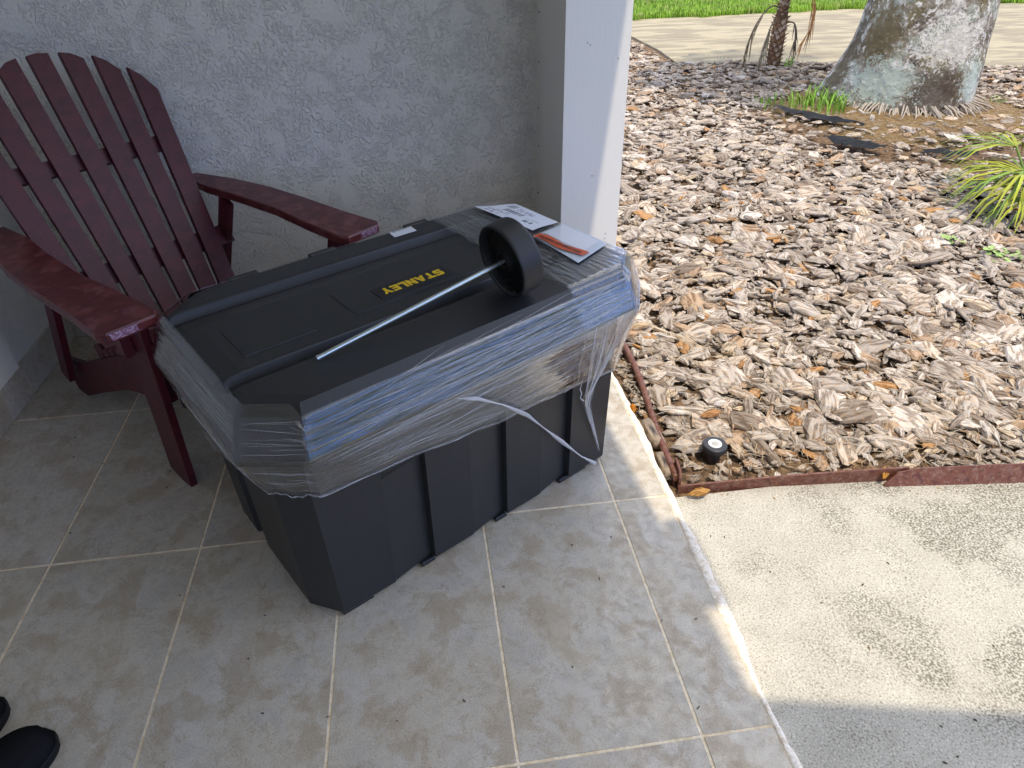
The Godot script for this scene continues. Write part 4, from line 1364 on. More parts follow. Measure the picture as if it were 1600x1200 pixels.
func mulch() -> void:
	# linear tones: weathered greys, tans, red-browns, dark, straw
	var tones := [Color(0.63, 0.60, 0.54), Color(0.52, 0.485, 0.43), Color(0.68, 0.615, 0.52), Color(0.34, 0.295, 0.245), Color(0.79, 0.77, 0.71), Color(0.58, 0.45, 0.32), Color(0.62, 0.38, 0.18), Color(0.75, 0.67, 0.52)]
	var meshes := []
	for k in 8:
		meshes.append(chip_mesh(k))
	rng.seed = 900
	var chips := []
	var cam := Vector3(0, CAM_H, 0)
	for band in [[-1.60, -2.15, 0.602, 0.635, 130], [-1.15, -2.2, 0.6, 2.7, 4600], [-2.2, -3.4, 0.6, 3.9, 6400], [-3.4, -5.0, 0.5, 5.2, 9500], [-5.0, -7.0, 0.4, 6.6, 9000], [-7.0, -8.5, 0.9, 2.6, 1400]]:
		for k in band[4]:
			var z := rng.randf_range(band[1], band[0])
			var x := rng.randf_range(band[2], band[3])
			if not in_bed(x, z) or (x < 0.75 and z < -2.4 and z > -2.5):
				continue
			# clear of the big trunk
			if Vector2(x - 3.70, z + 5.12).length() < 0.56:
				continue
			var near_trunk := Vector2(x - 3.45, (z + 4.5) * 0.9).length()
			if near_trunk < 1.0 and rng.randf() < 0.86:
				continue
			if Vector2(x - 0.752, z + 1.416).length() < 0.05:
				continue
			var pick := rng.randf()
			var size := rng.randf_range(0.018, 0.04) if pick < 0.36 else rng.randf_range(0.04, 0.085) if pick < 0.78 else rng.randf_range(0.08, 0.145) if pick < 0.95 else rng.randf_range(0.14, 0.18)
			var layer := rng.randf() * (0.75 if size > 0.09 else 1.0)
			var y := -0.034 + layer * 0.026 + (0.012 if z < -2.0 else 0.0)
			if x < EDGE_X + 0.12 or z > -1.40 + 0.085 * (x - 0.6):
				size = minf(size, 0.048)
			if x < EDGE_X + 0.10:
				size = minf(size, 0.032)
			var bs := Basis(Vector3.UP, rng.randf() * TAU) * Basis(Vector3.RIGHT, rng.randfn() * 0.17) * Basis(Vector3.BACK, rng.randfn() * 0.15)
			var sc := Vector3(size, size * rng.randf_range(0.8, 1.5), size * rng.randf_range(0.8, 1.25))
			chips.append([Transform3D(bs * Basis.from_scale(sc), Vector3(x, y, z)), rng.randi() % 8, chip_tone(), size / (Vector3(x, y, z) - cam).length() * (0.6 + 0.4 * layer)])
	# the 300 that show largest are things of their own
	var order := range(chips.size())
	var inv := Transform3D(Basis.IDENTITY, Vector3.ZERO)
	var cam_t: Transform3D = (get_node("camera") as Camera3D).transform.affine_inverse()
	order = order.filter(func(i): 
		var p: Vector3 = cam_t * (chips[i][0] as Transform3D).origin
		return p.z < 0 and absf(p.x / -p.z) < 0.715 and absf(p.y / -p.z) < 0.54)
	order.sort_custom(func(a, b): return chips[a][3] > chips[b][3])
	var single := {}
	var tone_m := []
	for c in tones:
		var cm: StandardMaterial3D = M.chip.duplicate()
		cm.vertex_color_use_as_albedo = false
		cm.albedo_color = (c as Color).linear_to_srgb()
		tone_m.append(cm)
	var words := ["grey weathered bark chip lying in the sunny mulch bed", "brown-grey bark chip lying in the sunny mulch bed", "tan bark chip lying in the sunny mulch bed", "dark brown bark chip lying in the sunny mulch bed", "pale silvery bark chip lying in the sunny mulch bed", "reddish brown bark chip lying in the sunny mulch bed", "bright orange bark chip lying in the sunny mulch bed", "pale straw coloured wood chip lying in the sunny mulch bed"]
	for i in order.slice(0, 290):
		single[i] = true
		var c: Array = chips[i]
		var o := put(meshes[c[1]], "bark_chip", tone_m[c[2]])
		o.transform = c[0]
		tag(o, words[c[2]], "bark chip", words[c[2]].replace("chip", "chips").replace(" lying in the sunny", " of the"))
	var root := thing("bark_mulch")
	tag(root, "bed of small weathered bark chips around the palm trunk", "mulch", "", "stuff")
	for k in 8:
		var list := []
		for i in chips.size():
			if chips[i][1] == k and not single.has(i):
				list.append(i)
		var mm := MultiMesh.new()
		mm.transform_format = MultiMesh.TRANSFORM_3D
		mm.use_colors = true
		mm.mesh = meshes[k]
		mm.instance_count = list.size()
		for q in list.size():
			mm.set_instance_transform(q, chips[list[q]][0])
			var c: Color = tones[chips[list[q]][2]]
			var v := rng.randf_range(0.82, 1.16)
			mm.set_instance_color(q, Color(c.r * v, c.g * v, c.b * v))
		var mi := MultiMeshInstance3D.new()
		mi.name = "small_chips"
		mi.multimesh = mm
		mi.material_override = M.chip
		root.add_child(mi, true)
		mi.set_meta("kind", "stuff")
	# shreds and needles
	var sm := Mesher.new()
	sm.tube(PackedVector3Array([Vector3(-0.5, 0, 0), Vector3(-0.2, 0.02, 0.03), Vector3(0.15, 0.02, 0.03), Vector3(0.5, 0, -0.02)]), PackedFloat32Array([0.012, 0.03, 0.028, 0.010]), 4, 0.6)
	var smesh := sm.mesh()
	var mm2 := MultiMesh.new()
	mm2.transform_format = MultiMesh.TRANSFORM_3D
	mm2.use_colors = true
	mm2.mesh = smesh
	var tr := []
	for k in 9000:
		var z := -1.2 - 6.0 * rng.randf() * rng.randf()
		var x := rng.randf_range(0.6, 0.6 + 0.95 * -z)
		if k % 2 == 0:
			# tan litter at the foot of the trunk
			var a := rng.randf() * TAU
			var r := 0.50 + 0.75 * rng.randf() * rng.randf()
			x = 3.62 + cos(a) * r * 1.25
			z = -4.95 + sin(a) * r
		if not in_bed(x, z) or (k % 2 == 1 and rng.randf() < 0.25):
			continue
		var ln := rng.randf_range(0.012, 0.05) if k % 2 else rng.randf_range(0.008, 0.05)
		var bs := Basis(Vector3.UP, rng.randf() * TAU) * Basis(Vector3.BACK, rng.randfn() * 0.15)
		tr.append(Transform3D(bs * Basis.from_scale(Vector3(ln, maxf(ln * 0.7, 0.03), maxf(ln * 0.7, 0.03))), Vector3(x, -0.02 + 0.03 * rng.randf(), z)))
	mm2.instance_count = tr.size()
	for q in tr.size():
		mm2.set_instance_transform(q, tr[q])
		var c: Color = [Color(0.55, 0.40, 0.22), Color(0.48, 0.36, 0.22), Color(0.60, 0.52, 0.38), Color(0.42, 0.26, 0.12), Color(0.48, 0.43, 0.36), Color(0.36, 0.30, 0.24), Color(0.56, 0.50, 0.42)][rng.randi() % 7]
		mm2.set_instance_color(q, c)
	var mi2 := MultiMeshInstance3D.new()
	mi2.name = "bark_shreds"
	mi2.multimesh = mm2
	mi2.material_override = M.bits
	add_child(mi2)
	tag(mi2, "tan shreds and needles strewn over the mulch and round the trunk", "litter", "", "stuff")


func bed_things() -> void:
	# edging along the porch: a rolled strip
	var m := Mesher.new()
	var pts := PackedVector3Array()
	var rad := PackedFloat32Array()
	for k in 16:
		var t := k / 15.0
		pts.append(Vector3(lerpf(0.650, 0.617, t) + 0.008 * sin(t * 5.0), 0.006 - 0.010 * t + 0.006 * sin(t * 7.0), lerpf(-2.05, -1.312, t)))
		rad.append(0.010)
	m.tube(pts, rad, 10)
	var e := thing("porch_edging")
	tag(e, "brown plastic edging strip running along the porch beside the mulch", "edging")
	put(m, "rolled_top", M.edging, e)
	m = Mesher.new()
	var rows := []
	for y in [-0.07, 0.0]:
		var row := []
		for p in pts:
			row.append(Vector3(p.x + 0.004, minf(y, p.y), p.z))
		rows.append(row)
	m.grid(rows)
	rows = []
	for y in [0.0, -0.07]:
		var row := []
		for p in pts:
			row.append(Vector3(p.x - 0.004, minf(y, p.y), p.z))
		rows.append(row)
	m.grid(rows)
	put(m, "skirt", M.edging, e)
	m = Mesher.new()
	m.slab(PackedVector2Array([Vector2(0, -0.05), Vector2(0.075, -0.05), Vector2(0.075, 0.018), Vector2(0.015, 0.026), Vector2(0.0, 0.010)]), Vector3(0.614, 0, -1.300), Vector3(0.16, 0, -1).normalized(), Vector3.UP, -0.003, 0.003, 0.001)
	put(m, "corner_piece", M.edging, e)
	# the front strips
	m = Mesher.new()
	m.slab(PackedVector2Array([Vector2(0, -0.06), Vector2(0.62, -0.06), Vector2(0.62, 0.018), Vector2(0.40, 0.014), Vector2(0.22, 0.006), Vector2(0.05, -0.004), Vector2(0, -0.008)]), Vector3(0.607, 0, -1.292), Vector3(1, 0.0, -0.085).normalized() * Vector3(1, 1, -1), Vector3.UP, -0.003, 0.003, 0.001)
	tag(put(m, "front_edging", M.edging), "low brown plastic edging strip between mulch and concrete walk, beside the sprinkler", "edging")
	m = Mesher.new()
	m.slab(PackedVector2Array([Vector2(0, -0.06), Vector2(1.6, -0.06), Vector2(1.6, 0.026), Vector2(0.3, 0.026), Vector2(0.09, 0.022), Vector2(0.035, 0.012), Vector2(0, -0.022)]), Vector3(1.155, 0, -1.232), Vector3(1, 0.0, 0.115).normalized(), (Vector3.UP + Vector3(0.0, 0, -0.35)).normalized(), -0.003, 0.003, 0.001)
	tag(put(m, "front_edging", M.edging), "taller tilted brown edging strip with a slanted end, right of the low strip", "edging")
	# broken stones between porch and edging
	for q in [[Vector3(0.608, -0.012, -1.520), Vector3(0.019, 0.016, 0.062), 0.08, "long grey broken paver piece wedged between porch and edging"], [Vector3(0.600, -0.014, -1.385), Vector3(0.016, 0.015, 0.052), -0.05, "short grey broken paver piece nearest the walk's corner"]]:
		m = Mesher.new()
		rng.seed = int(q[0].z * -1000)
		rows = []
		for a in 9:
			var row := []
			var th := PI * a / 8.0
			for b in 14:
				var ph := TAU * b / 14
				var d := Vector3(sin(th) * cos(ph), cos(th), -sin(th) * sin(ph))
				d = Vector3(signf(d.x) * pow(absf(d.x), 0.4), signf(d.y) * pow(absf(d.y), 0.4), signf(d.z) * pow(absf(d.z), 0.4))
				row.append(d * q[1] * (1.0 if a == 0 or a == 8 else rng.randf_range(0.88, 1.08)))
			rows.append(row)
		rows.reverse()
		m.grid(rows, true)
		var o := put(m, "broken_paver", M.stone, null, q[0])
		o.rotation.y = q[2]
		tag(o, q[3], "stone")
	# distinct wood pieces
	var cm := chip_mesh(2)
	for q in [[Vector3(0.583, -0.004, -1.640), 0.055, 1.35, lin(0.62, 0.25, 0.03), "bright orange wood chip lying against the rolled edging by the porch"], [Vector3(0.800, 0.006, -1.560), 0.088, 0.15, lin(0.52, 0.30, 0.14), "large tan-orange bark piece lying behind the sprinkler head"], [Vector3(1.165, -0.004, -1.250), 0.065, 0.9, lin(0.60, 0.33, 0.08), "orange wood sliver leaning at the joint of the front edging strips"], [Vector3(0.655, -0.012, -1.262), 0.075, 0.05, lin(0.60, 0.36, 0.12), "orange-tan wood sliver lying at the corner of the walk"], [Vector3(0.735, 0.012, -2.085), 0.125, 0.12, lin(0.68, 0.56, 0.38), "long pale split wood piece lying in mulch beside the column"], [Vector3(1.50, -0.004, -1.42), 0.11, 0.5, lin(0.42, 0.38, 0.34), "big grey knotty bark lump beside the tilted edging"]]:
		var wm: StandardMaterial3D = M.chip.duplicate()
		wm.vertex_color_use_as_albedo = false
		wm.albedo_color = q[3]
		var o := put(cm, "wood_piece", wm, null, q[0])
		o.rotation.y = q[2]
		o.scale = Vector3(q[1], q[1] * 1.1, q[1] * (0.9 if q[1] < 0.1 else 0.55))
		tag(o, q[4], "wood piece")
	# sprinkler
	var s := thing("sprinkler_head", Vector3(0.748, -0.035, -1.405))
	tag(s, "black pop-up sprinkler head with a white ring in the mulch corner", "sprinkler")
	var lathe := func(prof: Array) -> Mesher:
		var lm := Mesher.new()
		var rr := []
		for q in prof:
			var row := []
			for k in 36:
				var a := -TAU * k / 36
				row.append(Vector3(cos(a) * q[0], q[1], sin(a) * q[0]))
			rr.append(row)
		lm.grid(rr, true)
		return lm
	put(lathe.call([[0.021, -0.04], [0.021, 0.035], [0.024, 0.037], [0.028, 0.044]]), "body", M.plastic, s)
	put(lathe.call([[0.028, 0.040], [0.0335, 0.043], [0.0345, 0.047], [0.0345, 0.056], [0.033, 0.0595], [0.029, 0.0605], [0.0185, 0.0605], [0.0005, 0.0600]]), "cap", M.plastic, s)
	put(lathe.call([[0.0190, 0.0603], [0.0185, 0.0622], [0.0180, 0.0626], [0.0120, 0.0626], [0.0100, 0.0610]]), "white_ring", mat(lin(0.75, 0.75, 0.74), 0.5), s)
	put(lathe.call([[0.0098, 0.0601], [0.0095, 0.0618], [0.0080, 0.0624], [0.0005, 0.0626]]), "nozzle", mat(lin(0.38, 0.37, 0.33), 0.5), s)
	# scraps of black weed fabric
	var nz := FastNoiseLite.new()
	nz.frequency = 1.0
	for q in [[[Vector2(2.62, -5.02), Vector2(2.98, -4.42)], 0.060, "long scrap of black weed fabric left of the palm trunk's roots"], [[Vector2(2.58, -4.22), Vector2(2.83, -3.93)], 0.085, "pointed scrap of black weed fabric sticking up in the mulch"], [[Vector2(2.98, -3.80), Vector2(3.28, -3.73)], 0.040, "small flat scrap of black weed fabric near the green palm"]]:
		nz.seed = int(q[1] * 1000)
		m = Mesher.new()
		rows = []
		var a: Vector2 = q[0][0]
		var b: Vector2 = q[0][1]
		var side := (b - a).orthogonal().normalized()
		for i in 9:
			var row := []
			for j in 15:
				var t := j / 14.0
				var w: float = (i / 8.0 - 0.5) * 2.0 * q[1] * (0.35 + 0.65 * sin(PI * clampf(t, 0.06, 0.94))) * (1.0 + 0.5 * nz.get_noise_2d(t * 9.0, 3.0 * i))
				var c := a.lerp(b, t) + side * w
				row.append(Vector3(c.x, 0.012 + 0.026 * nz.get_noise_2d(c.x * 9.0, c.y * 9.0) + 0.020 * (1.0 - absf(w) / q[1]), c.y))
			rows.append(row)
		m.grid(rows)
		tag(put(m, "weed_fabric", M.fabric), q[2], "fabric")


func big_palm() -> void:
	var c := Vector3(3.72, -0.035, -5.16)
	var root := thing("palm_tree", c)
	tag(root, "thick lichen-covered palm trunk with a skirt of roots in the mulch", "palm tree")
	var S := 1024
	var P := FastNoiseLite.TYPE_SIMPLEX_SMOOTH
	var n1 := noise(S, P, 0.008, 4, 401, 40.0)
	var n2 := noise(S, P, 0.011, 5, 402, 50.0)
	var n3 := noise(S, P, 0.035, 4, 403, 20.0)
	var n4 := noise(S, FastNoiseLite.TYPE_SIMPLEX, 0.13, 3, 404)
	var n5 := noise(S, P, 0.05, 3, 405, 10.0)
	var tex := layered(S, Color(0.51, 0.47, 0.405), [[n2, 0.46, 0.30, Color(0.33, 0.285, 0.235), 0.85], [n1, 0.56, 0.70, Color(0.46, 0.42, 0.27), 0.6], [n3, 0.55, 0.72, Color(0.58, 0.55, 0.49), 0.6], [n2, 0.58, 0.64, Color(0.62, 0.64, 0.57), 0.7], [n5, 0.62, 0.68, Color(0.83, 0.81, 0.76), 0.9], [n1, 0.36, 0.26, Color(0.80, 0.78, 0.73), 0.7], [n4, 0.62, 0.78, Color(0.36, 0.33, 0.28), 0.4], [n4, 0.36, 0.24, Color(0.80, 0.79, 0.75), 0.25]])
	# lichen and stain patches where the photograph shows them: [u, height share, half width, half height, colour]
	var im := tex.get_image()
	for q in [[0.560, 0.165, 0.055, 0.075, Color(0.40, 0.35, 0.24)], [0.72, 0.06, 0.075, 0.060, Color(0.31, 0.265, 0.22)], [0.60, 0.070, 0.075, 0.055, Color(0.67, 0.71, 0.65)], [0.815, 0.080, 0.035, 0.045, Color(0.68, 0.72, 0.67)], [0.73, 0.165, 0.085, 0.050, Color(0.80, 0.78, 0.72)], [0.47, 0.11, 0.030, 0.11, Color(0.33, 0.29, 0.22)]]:
		for y in range(0, 300):
			for x in range(int((q[0] - q[2] * 1.6) * S), int((q[0] + q[2] * 1.6) * S)):
				var i := y * S + (x % S)
				var d := Vector2((x / float(S) - q[0]) / q[2], (y / float(S) - q[1]) / q[3]).length()
				var t := smoothstep(1.15, 0.75, d + (n3[i] / 255.0 - 0.5) * 1.3 + (n4[i] / 255.0 - 0.5) * 0.9)
				if t > 0.01:
					im.set_pixel(x % S, y, im.get_pixel(x % S, y).lerp(q[4], t * 0.8))
	tex = ImageTexture.create_from_image(im)
	var bm := mat(Color(1, 1, 1), 0.9, 0.25)
	bm.albedo_texture = tex
	bm.uv1_scale = Vector3(1.0, 1.0, 1.0)
	bump(bm, grey_tex(S, n3), 0.9)
	var nz := FastNoiseLite.new()
	nz.seed = 9
	nz.frequency = 1.0
	var m := Mesher.new()
	var rows := []
	var prof := [[-0.05, 0.49], [0.02, 0.482], [0.08, 0.476], [0.16, 0.472], [0.28, 0.462], [0.42, 0.446], [0.58, 0.428], [0.75, 0.408], [0.95, 0.385], [1.3, 0.345], [1.9, 0.30], [2.8, 0.26], [3.8, 0.22], [4.7, 0.19]]
	for q in prof:
		var row := []
		for k in 96:
			var a := -TAU * k / 96
			var d := Vector3(cos(a), 0, sin(a))
			# the flare towards the left of the view
			var flare := pow(maxf(0.0, d.dot(Vector3(-0.93, 0, -0.35))), 6.0) * 0.16 * smoothstep(0.42, 0.0, q[0])
			var r: float = q[1] + flare + 0.014 * nz.get_noise_3d(d.x * 3.0, q[0] * 3.0, d.z * 3.0) + 0.006 * nz.get_noise_3d(d.x * 11.0, q[0] * 9.0, d.z * 11.0)
			row.append(d * r + Vector3(0.03 * q[0] - 0.0177 * q[0] * q[0], q[0], 0.025 * q[0] * q[0]))
		rows.append(row)
	# finer rows so that the texture runs evenly with height
	var fine := []
	var h := -0.05
	while h < 4.69:
		var k := 0
		while prof[k + 1][0] < h:
			k += 1
		var t: float = (h - prof[k][0]) / (prof[k + 1][0] - prof[k][0])
		var row := []
		for j in 97:
			var jj := j % 96
			row.append((rows[k][jj] as Vector3).lerp(rows[k + 1][jj], t))
		fine.append(row)
		h += 0.06 if h < 1.2 else 0.3
	m.grid(fine, false, false, 1.0, 1.0)
	# uv by real height
	for k in m.v.size():
		m.uv[k].y = m.v[k].y / 2.9
	put(m, "trunk", bm, root)
	m = Mesher.new()
	rng.seed = 411
	for k in 420:
		var a := rng.randf() * TAU
		var d := Vector3(cos(a), 0, sin(a))
		var r := 0.475 + rng.randf() * 0.02
		var out := rng.randf_range(0.02, 0.20)
		var y := rng.randf_range(0.02, 0.085)
		var sw := rng.randf_range(-0.05, 0.05)
		var sd := Vector3(-d.z, 0, d.x)
		m.tube(PackedVector3Array([d * (r - 0.02) + Vector3(0, y, 0), d * (r + out * 0.35) + Vector3(0, y * 0.75, 0) + sd * sw * 0.3, d * (r + out) + Vector3(0, 0.003, 0) + sd * sw]), PackedFloat32Array([rng.randf_range(0.004, 0.009), rng.randf_range(0.004, 0.008), 0.003]), 5)
	tag(put(m, "roots", mat(lin(0.40, 0.34, 0.27), 0.9, 0.2), root), "", "", "", "stuff")
	# crown, above the picture
	var crown := Node3D.new()
	crown.name = "crown"
	root.add_child(crown)
	for k in 11:
		frond(crown, "frond", Vector3(-0.24, 4.6, 0.53), TAU * k / 11.0 + 0.2, rng.randf_range(0.15, 0.9), 1.15, Color(0.07, 0.12, 0.03), 26, 0.34)


func frond(parent: Node3D, called: String, at: Vector3, az: float, lift: float, ln: float, c: Color, n: int, leaf: float) -> void:
	var m := Mesher.new()
	m.colored = true
	m.tint = c
	var dir := Vector3(cos(az), 0, sin(az))
	var pts := PackedVector3Array()
	var rad := PackedFloat32Array()
	for k in 13:
		var t := k / 12.0
		pts.append(at + dir * ln * t * (1.0 - 0.15 * t) + Vector3(0, ln * (lift * t - (0.35 + lift * 0.5) * t * t), 0))
		rad.append(lerpf(0.022, 0.004, t) * ln / 2.0)
	m.tube(pts, rad, 5)
	var side := dir.cross(Vector3.UP)
	for k in n:
		var t := 0.10 + 0.90 * k / n
		var f := t * 12.0
		var i := mini(int(f), 11)
		var p := pts[i].lerp(pts[i + 1], f - i)
		for s: float in [-1.0, 1.0]:
			var d := (side * s + dir * 0.55 + Vector3(0, 0.12 + rng.randf_range(-0.15, 0.15), 0)).normalized()
			var l := leaf * (0.55 + 0.45 * sin(PI * clampf(t, 0.08, 0.95))) * rng.randf_range(0.85, 1.1)
			var v := rng.randf_range(0.8, 1.25)
			m.tint = Color(c.r * v, c.g * v, c.b * v)
			m.blade(PackedVector3Array([p, p + d * l * 0.5 + Vector3(0, -0.02 * l, 0), p + d * l + Vector3(0, -0.30 * l, 0)]), PackedFloat32Array([0.012 * leaf / 0.4, 0.016 * leaf / 0.4, 0.001]), dir)
	put(m, called, M.leaf, parent)


func small_palm() -> void:
	var root := thing("young_palm", Vector3(3.36, -0.03, -6.60))
	tag(root, "slim young palm with a rough brown trunk and drooping dead fronds", "palm tree")
	rng.seed = 421
	var m := Mesher.new()
	m.tube(PackedVector3Array([Vector3(0, -0.05, 0), Vector3(0.0, 0.2, 0), Vector3(0.0, 0.42, 0), Vector3(0.01, 0.58, 0), Vector3(0.02, 0.75, 0)]), PackedFloat32Array([0.060, 0.062, 0.056, 0.036, 0.028]), 14)
	put(m, "trunk", mat(lin(0.14, 0.085, 0.05), 0.9, 0.2), root)
	m = Mesher.new()
	m.colored = true
	# old leaf bases round the trunk
	for k in 110:
		var a := k * 2.399
		var y := 0.02 + 0.55 * k / 110.0
		var d := Vector3(cos(a), 0, sin(a))
		var r := 0.058 if y < 0.42 else 0.040
		var v := rng.randf_range(0.6, 1.3)
		m.tint = Color(0.32 * v, 0.19 * v, 0.10 * v) if rng.randf() < 0.68 else Color(0.55, 0.42, 0.30)
		var sd := Vector3(-d.z, 0, d.x)
		m.blade(PackedVector3Array([d * r + Vector3(0, y - 0.02, 0), d * (r + 0.010) + Vector3(0, y + 0.015, 0), d * (r + rng.randf_range(0.018, 0.045)) + Vector3(0, y + 0.032, 0)]), PackedFloat32Array([0.022, 0.018, 0.005]), sd, 0.5)
	tag(put(m, "leaf_bases", M.bits, root), "", "", "", "stuff")
	# dead fronds: hang in arcs beside the trunk (x right, y up)
	var arcs := [
		[[Vector3(-0.02, 0.50, 0.02), Vector3(-0.14, 0.52, 0.05), Vector3(-0.26, 0.40, 0.08), Vector3(-0.33, 0.22, 0.10), Vector3(-0.34, 0.06, 0.10)], Color(0.24, 0.18, 0.11), "grey-brown dead frond arching to the left"],
		[[Vector3(-0.03, 0.42, 0.03), Vector3(-0.11, 0.40, 0.08), Vector3(-0.17, 0.26, 0.12), Vector3(-0.22, 0.06, 0.16)], Color(0.22, 0.18, 0.12), "grey dead frond hanging close to the trunk"],
		[[Vector3(0.06, 0.66, 0.0), Vector3(0.20, 0.62, 0.05), Vector3(0.27, 0.50, 0.07), Vector3(0.26, 0.34, 0.08), Vector3(0.17, 0.20, 0.10)], Color(0.50, 0.24, 0.09), "rusty orange dead frond hanging to the right"],
		[[Vector3(0.04, 0.38, 0.0), Vector3(0.11, 0.38, 0.04), Vector3(0.15, 0.28, 0.06), Vector3(0.14, 0.20, 0.06)], Color(0.20, 0.16, 0.12), ""]]
	for q in arcs:
		var cv := Curve3D.new()
		for p in q[0]:
			cv.add_point(p)
		m = Mesher.new()
		m.colored = true
		m.tint = q[1]
		var pts := PackedVector3Array()
		var rad := PackedFloat32Array()
		var L := cv.get_baked_length()
		for k in 14:
			pts.append(cv.sample_baked(L * k / 13.0, true))
			rad.append(lerpf(0.008, 0.003, k / 13.0))
		m.tube(pts, rad, 5)
		for k in 26:
			var t := 0.35 + 0.6 * k / 26.0
			var p := cv.sample_baked(L * t)
			var l := rng.randf_range(0.08, 0.22)
			var dv := (cv.sample_baked(minf(L, L * t + 0.03)) - p).normalized()
			var d := (dv * 0.8 + Vector3(rng.randf_range(-0.35, 0.35), -0.6, rng.randf_range(-0.3, 0.3))).normalized()
			var v := rng.randf_range(0.7, 1.3)
			m.tint = Color(q[1].r * v, q[1].g * v, q[1].b * v)
			m.blade(PackedVector3Array([p, p + d * l * 0.5, p + d * l + Vector3(0, -0.02, 0)]), PackedFloat32Array([0.004, 0.005, 0.001]), Vector3(d.z, 0.2, -d.x))
		var o := put(m, "dead_frond", M.bits, root)
		if q[2]: o.set_meta("label", q[2])
	for k in 9:
		frond(root, "frond", Vector3(0.02, 0.70, 0), TAU * k / 9.0 + 0.5, rng.randf_range(0.5, 1.3), 0.85, Color(0.10, 0.22, 0.03), 18, 0.26)


func green_palm() -> void:
	var root := thing("palm_seedling", Vector3(2.99, -0.03, -2.93))
	tag(root, "bright yellow-green fan palm with narrow blades at the right edge", "palm")
	rng.seed = 431
	# palmate leaves: a stalk and a fan of blades
	var fans := [[-0.3, 0.16, 0.16, -1.2, 0.36], [0.05, 0.20, 0.12, -0.75, 0.40], [-0.75, 0.12, 0.14, -1.5, 0.34], [0.5, 0.20, 0.10, -0.35, 0.34], [2.3, 0.30, 0.20, 1.2, 0.36], [1.2, 0.28, 0.18, 0.4, 0.36], [-2.0, 0.20, 0.20, -2.2, 0.36], [3.4, 0.25, 0.22, 2.6, 0.36]]
	for q in fans:
		# az measured from -x towards -z
		var dir := Vector3(-cos(q[0]), 0, -sin(q[0]))
		var hub: Vector3 = dir * q[2] + Vector3(0, q[1], 0)
		var m := Mesher.new()
		m.colored = true
		m.tint = Color(0.16, 0.24, 0.04)
		m.tube(PackedVector3Array([dir * 0.01, hub * 0.6 + Vector3(0, 0.02, 0), hub]), PackedFloat32Array([0.008, 0.006, 0.005]), 6)
		var side := dir.cross(Vector3.UP)
		for k in 19:
			var a := lerpf(-1.25, 1.25, k / 18.0) + rng.randf_range(-0.05, 0.05)
			var d := (dir * cos(a) + side * sin(a) + Vector3(0, rng.randf_range(-0.05, 0.22), 0)).normalized()
			var l: float = q[4] * (0.75 + 0.25 * cos(a)) * rng.randf_range(0.85, 1.08)
			var v := rng.randf_range(0.75, 1.2)
			m.tint = Color(0.30 * v, 0.32 * v, 0.02) if rng.randf() < 0.6 else Color(0.15 * v, 0.24 * v, 0.03)
			var p0 := hub
			var p1 := hub + d * l * 0.35
			var p2 := hub + d * l * 0.7 + Vector3(0, -0.10 * l, 0)
			var p3 := hub + d * l * 0.97 + Vector3(0, -0.34 * l, 0)
			m.blade(PackedVector3Array([p0, p1, p2, p3]), PackedFloat32Array([0.003, 0.0075, 0.006, 0.0008]), d.cross(Vector3.UP), 0.3)
		put(m, "fan_leaf", M.leaf, root)


func tuft(at: Vector3, n: int, h: float, spread: float, c: Color, label: String, called := "grass_tuft", sd := 1) -> void:
	rng.seed = 440 + sd
	var root := thing(called, at)
	tag(root, label, "weed")
	var m := Mesher.new()
	m.colored = true
	for k in n:
		var a := rng.randf() * TAU
		var r := spread * sqrt(rng.randf())
		var b := Vector3(cos(a) * r, -0.01, sin(a) * r)
		var lean := Vector3(rng.randf_range(-1, 1), 0, rng.randf_range(-1, 1)) * 0.7
		var l := h * rng.randf_range(0.5, 1.1)
		var v := rng.randf_range(0.75, 1.25)
		m.tint = Color(c.r * v, c.g * v, c.b * v)
		m.blade(PackedVector3Array([b, b + Vector3(0, l * 0.6, 0) + lean * l * 0.25, b + Vector3(0, l * 0.9, 0) + lean * l * 0.8]), PackedFloat32Array([0.004, 0.0045, 0.0006]), Vector3(lean.z, 0, -lean.x))
	put(m, "blades", M.leaf, root)


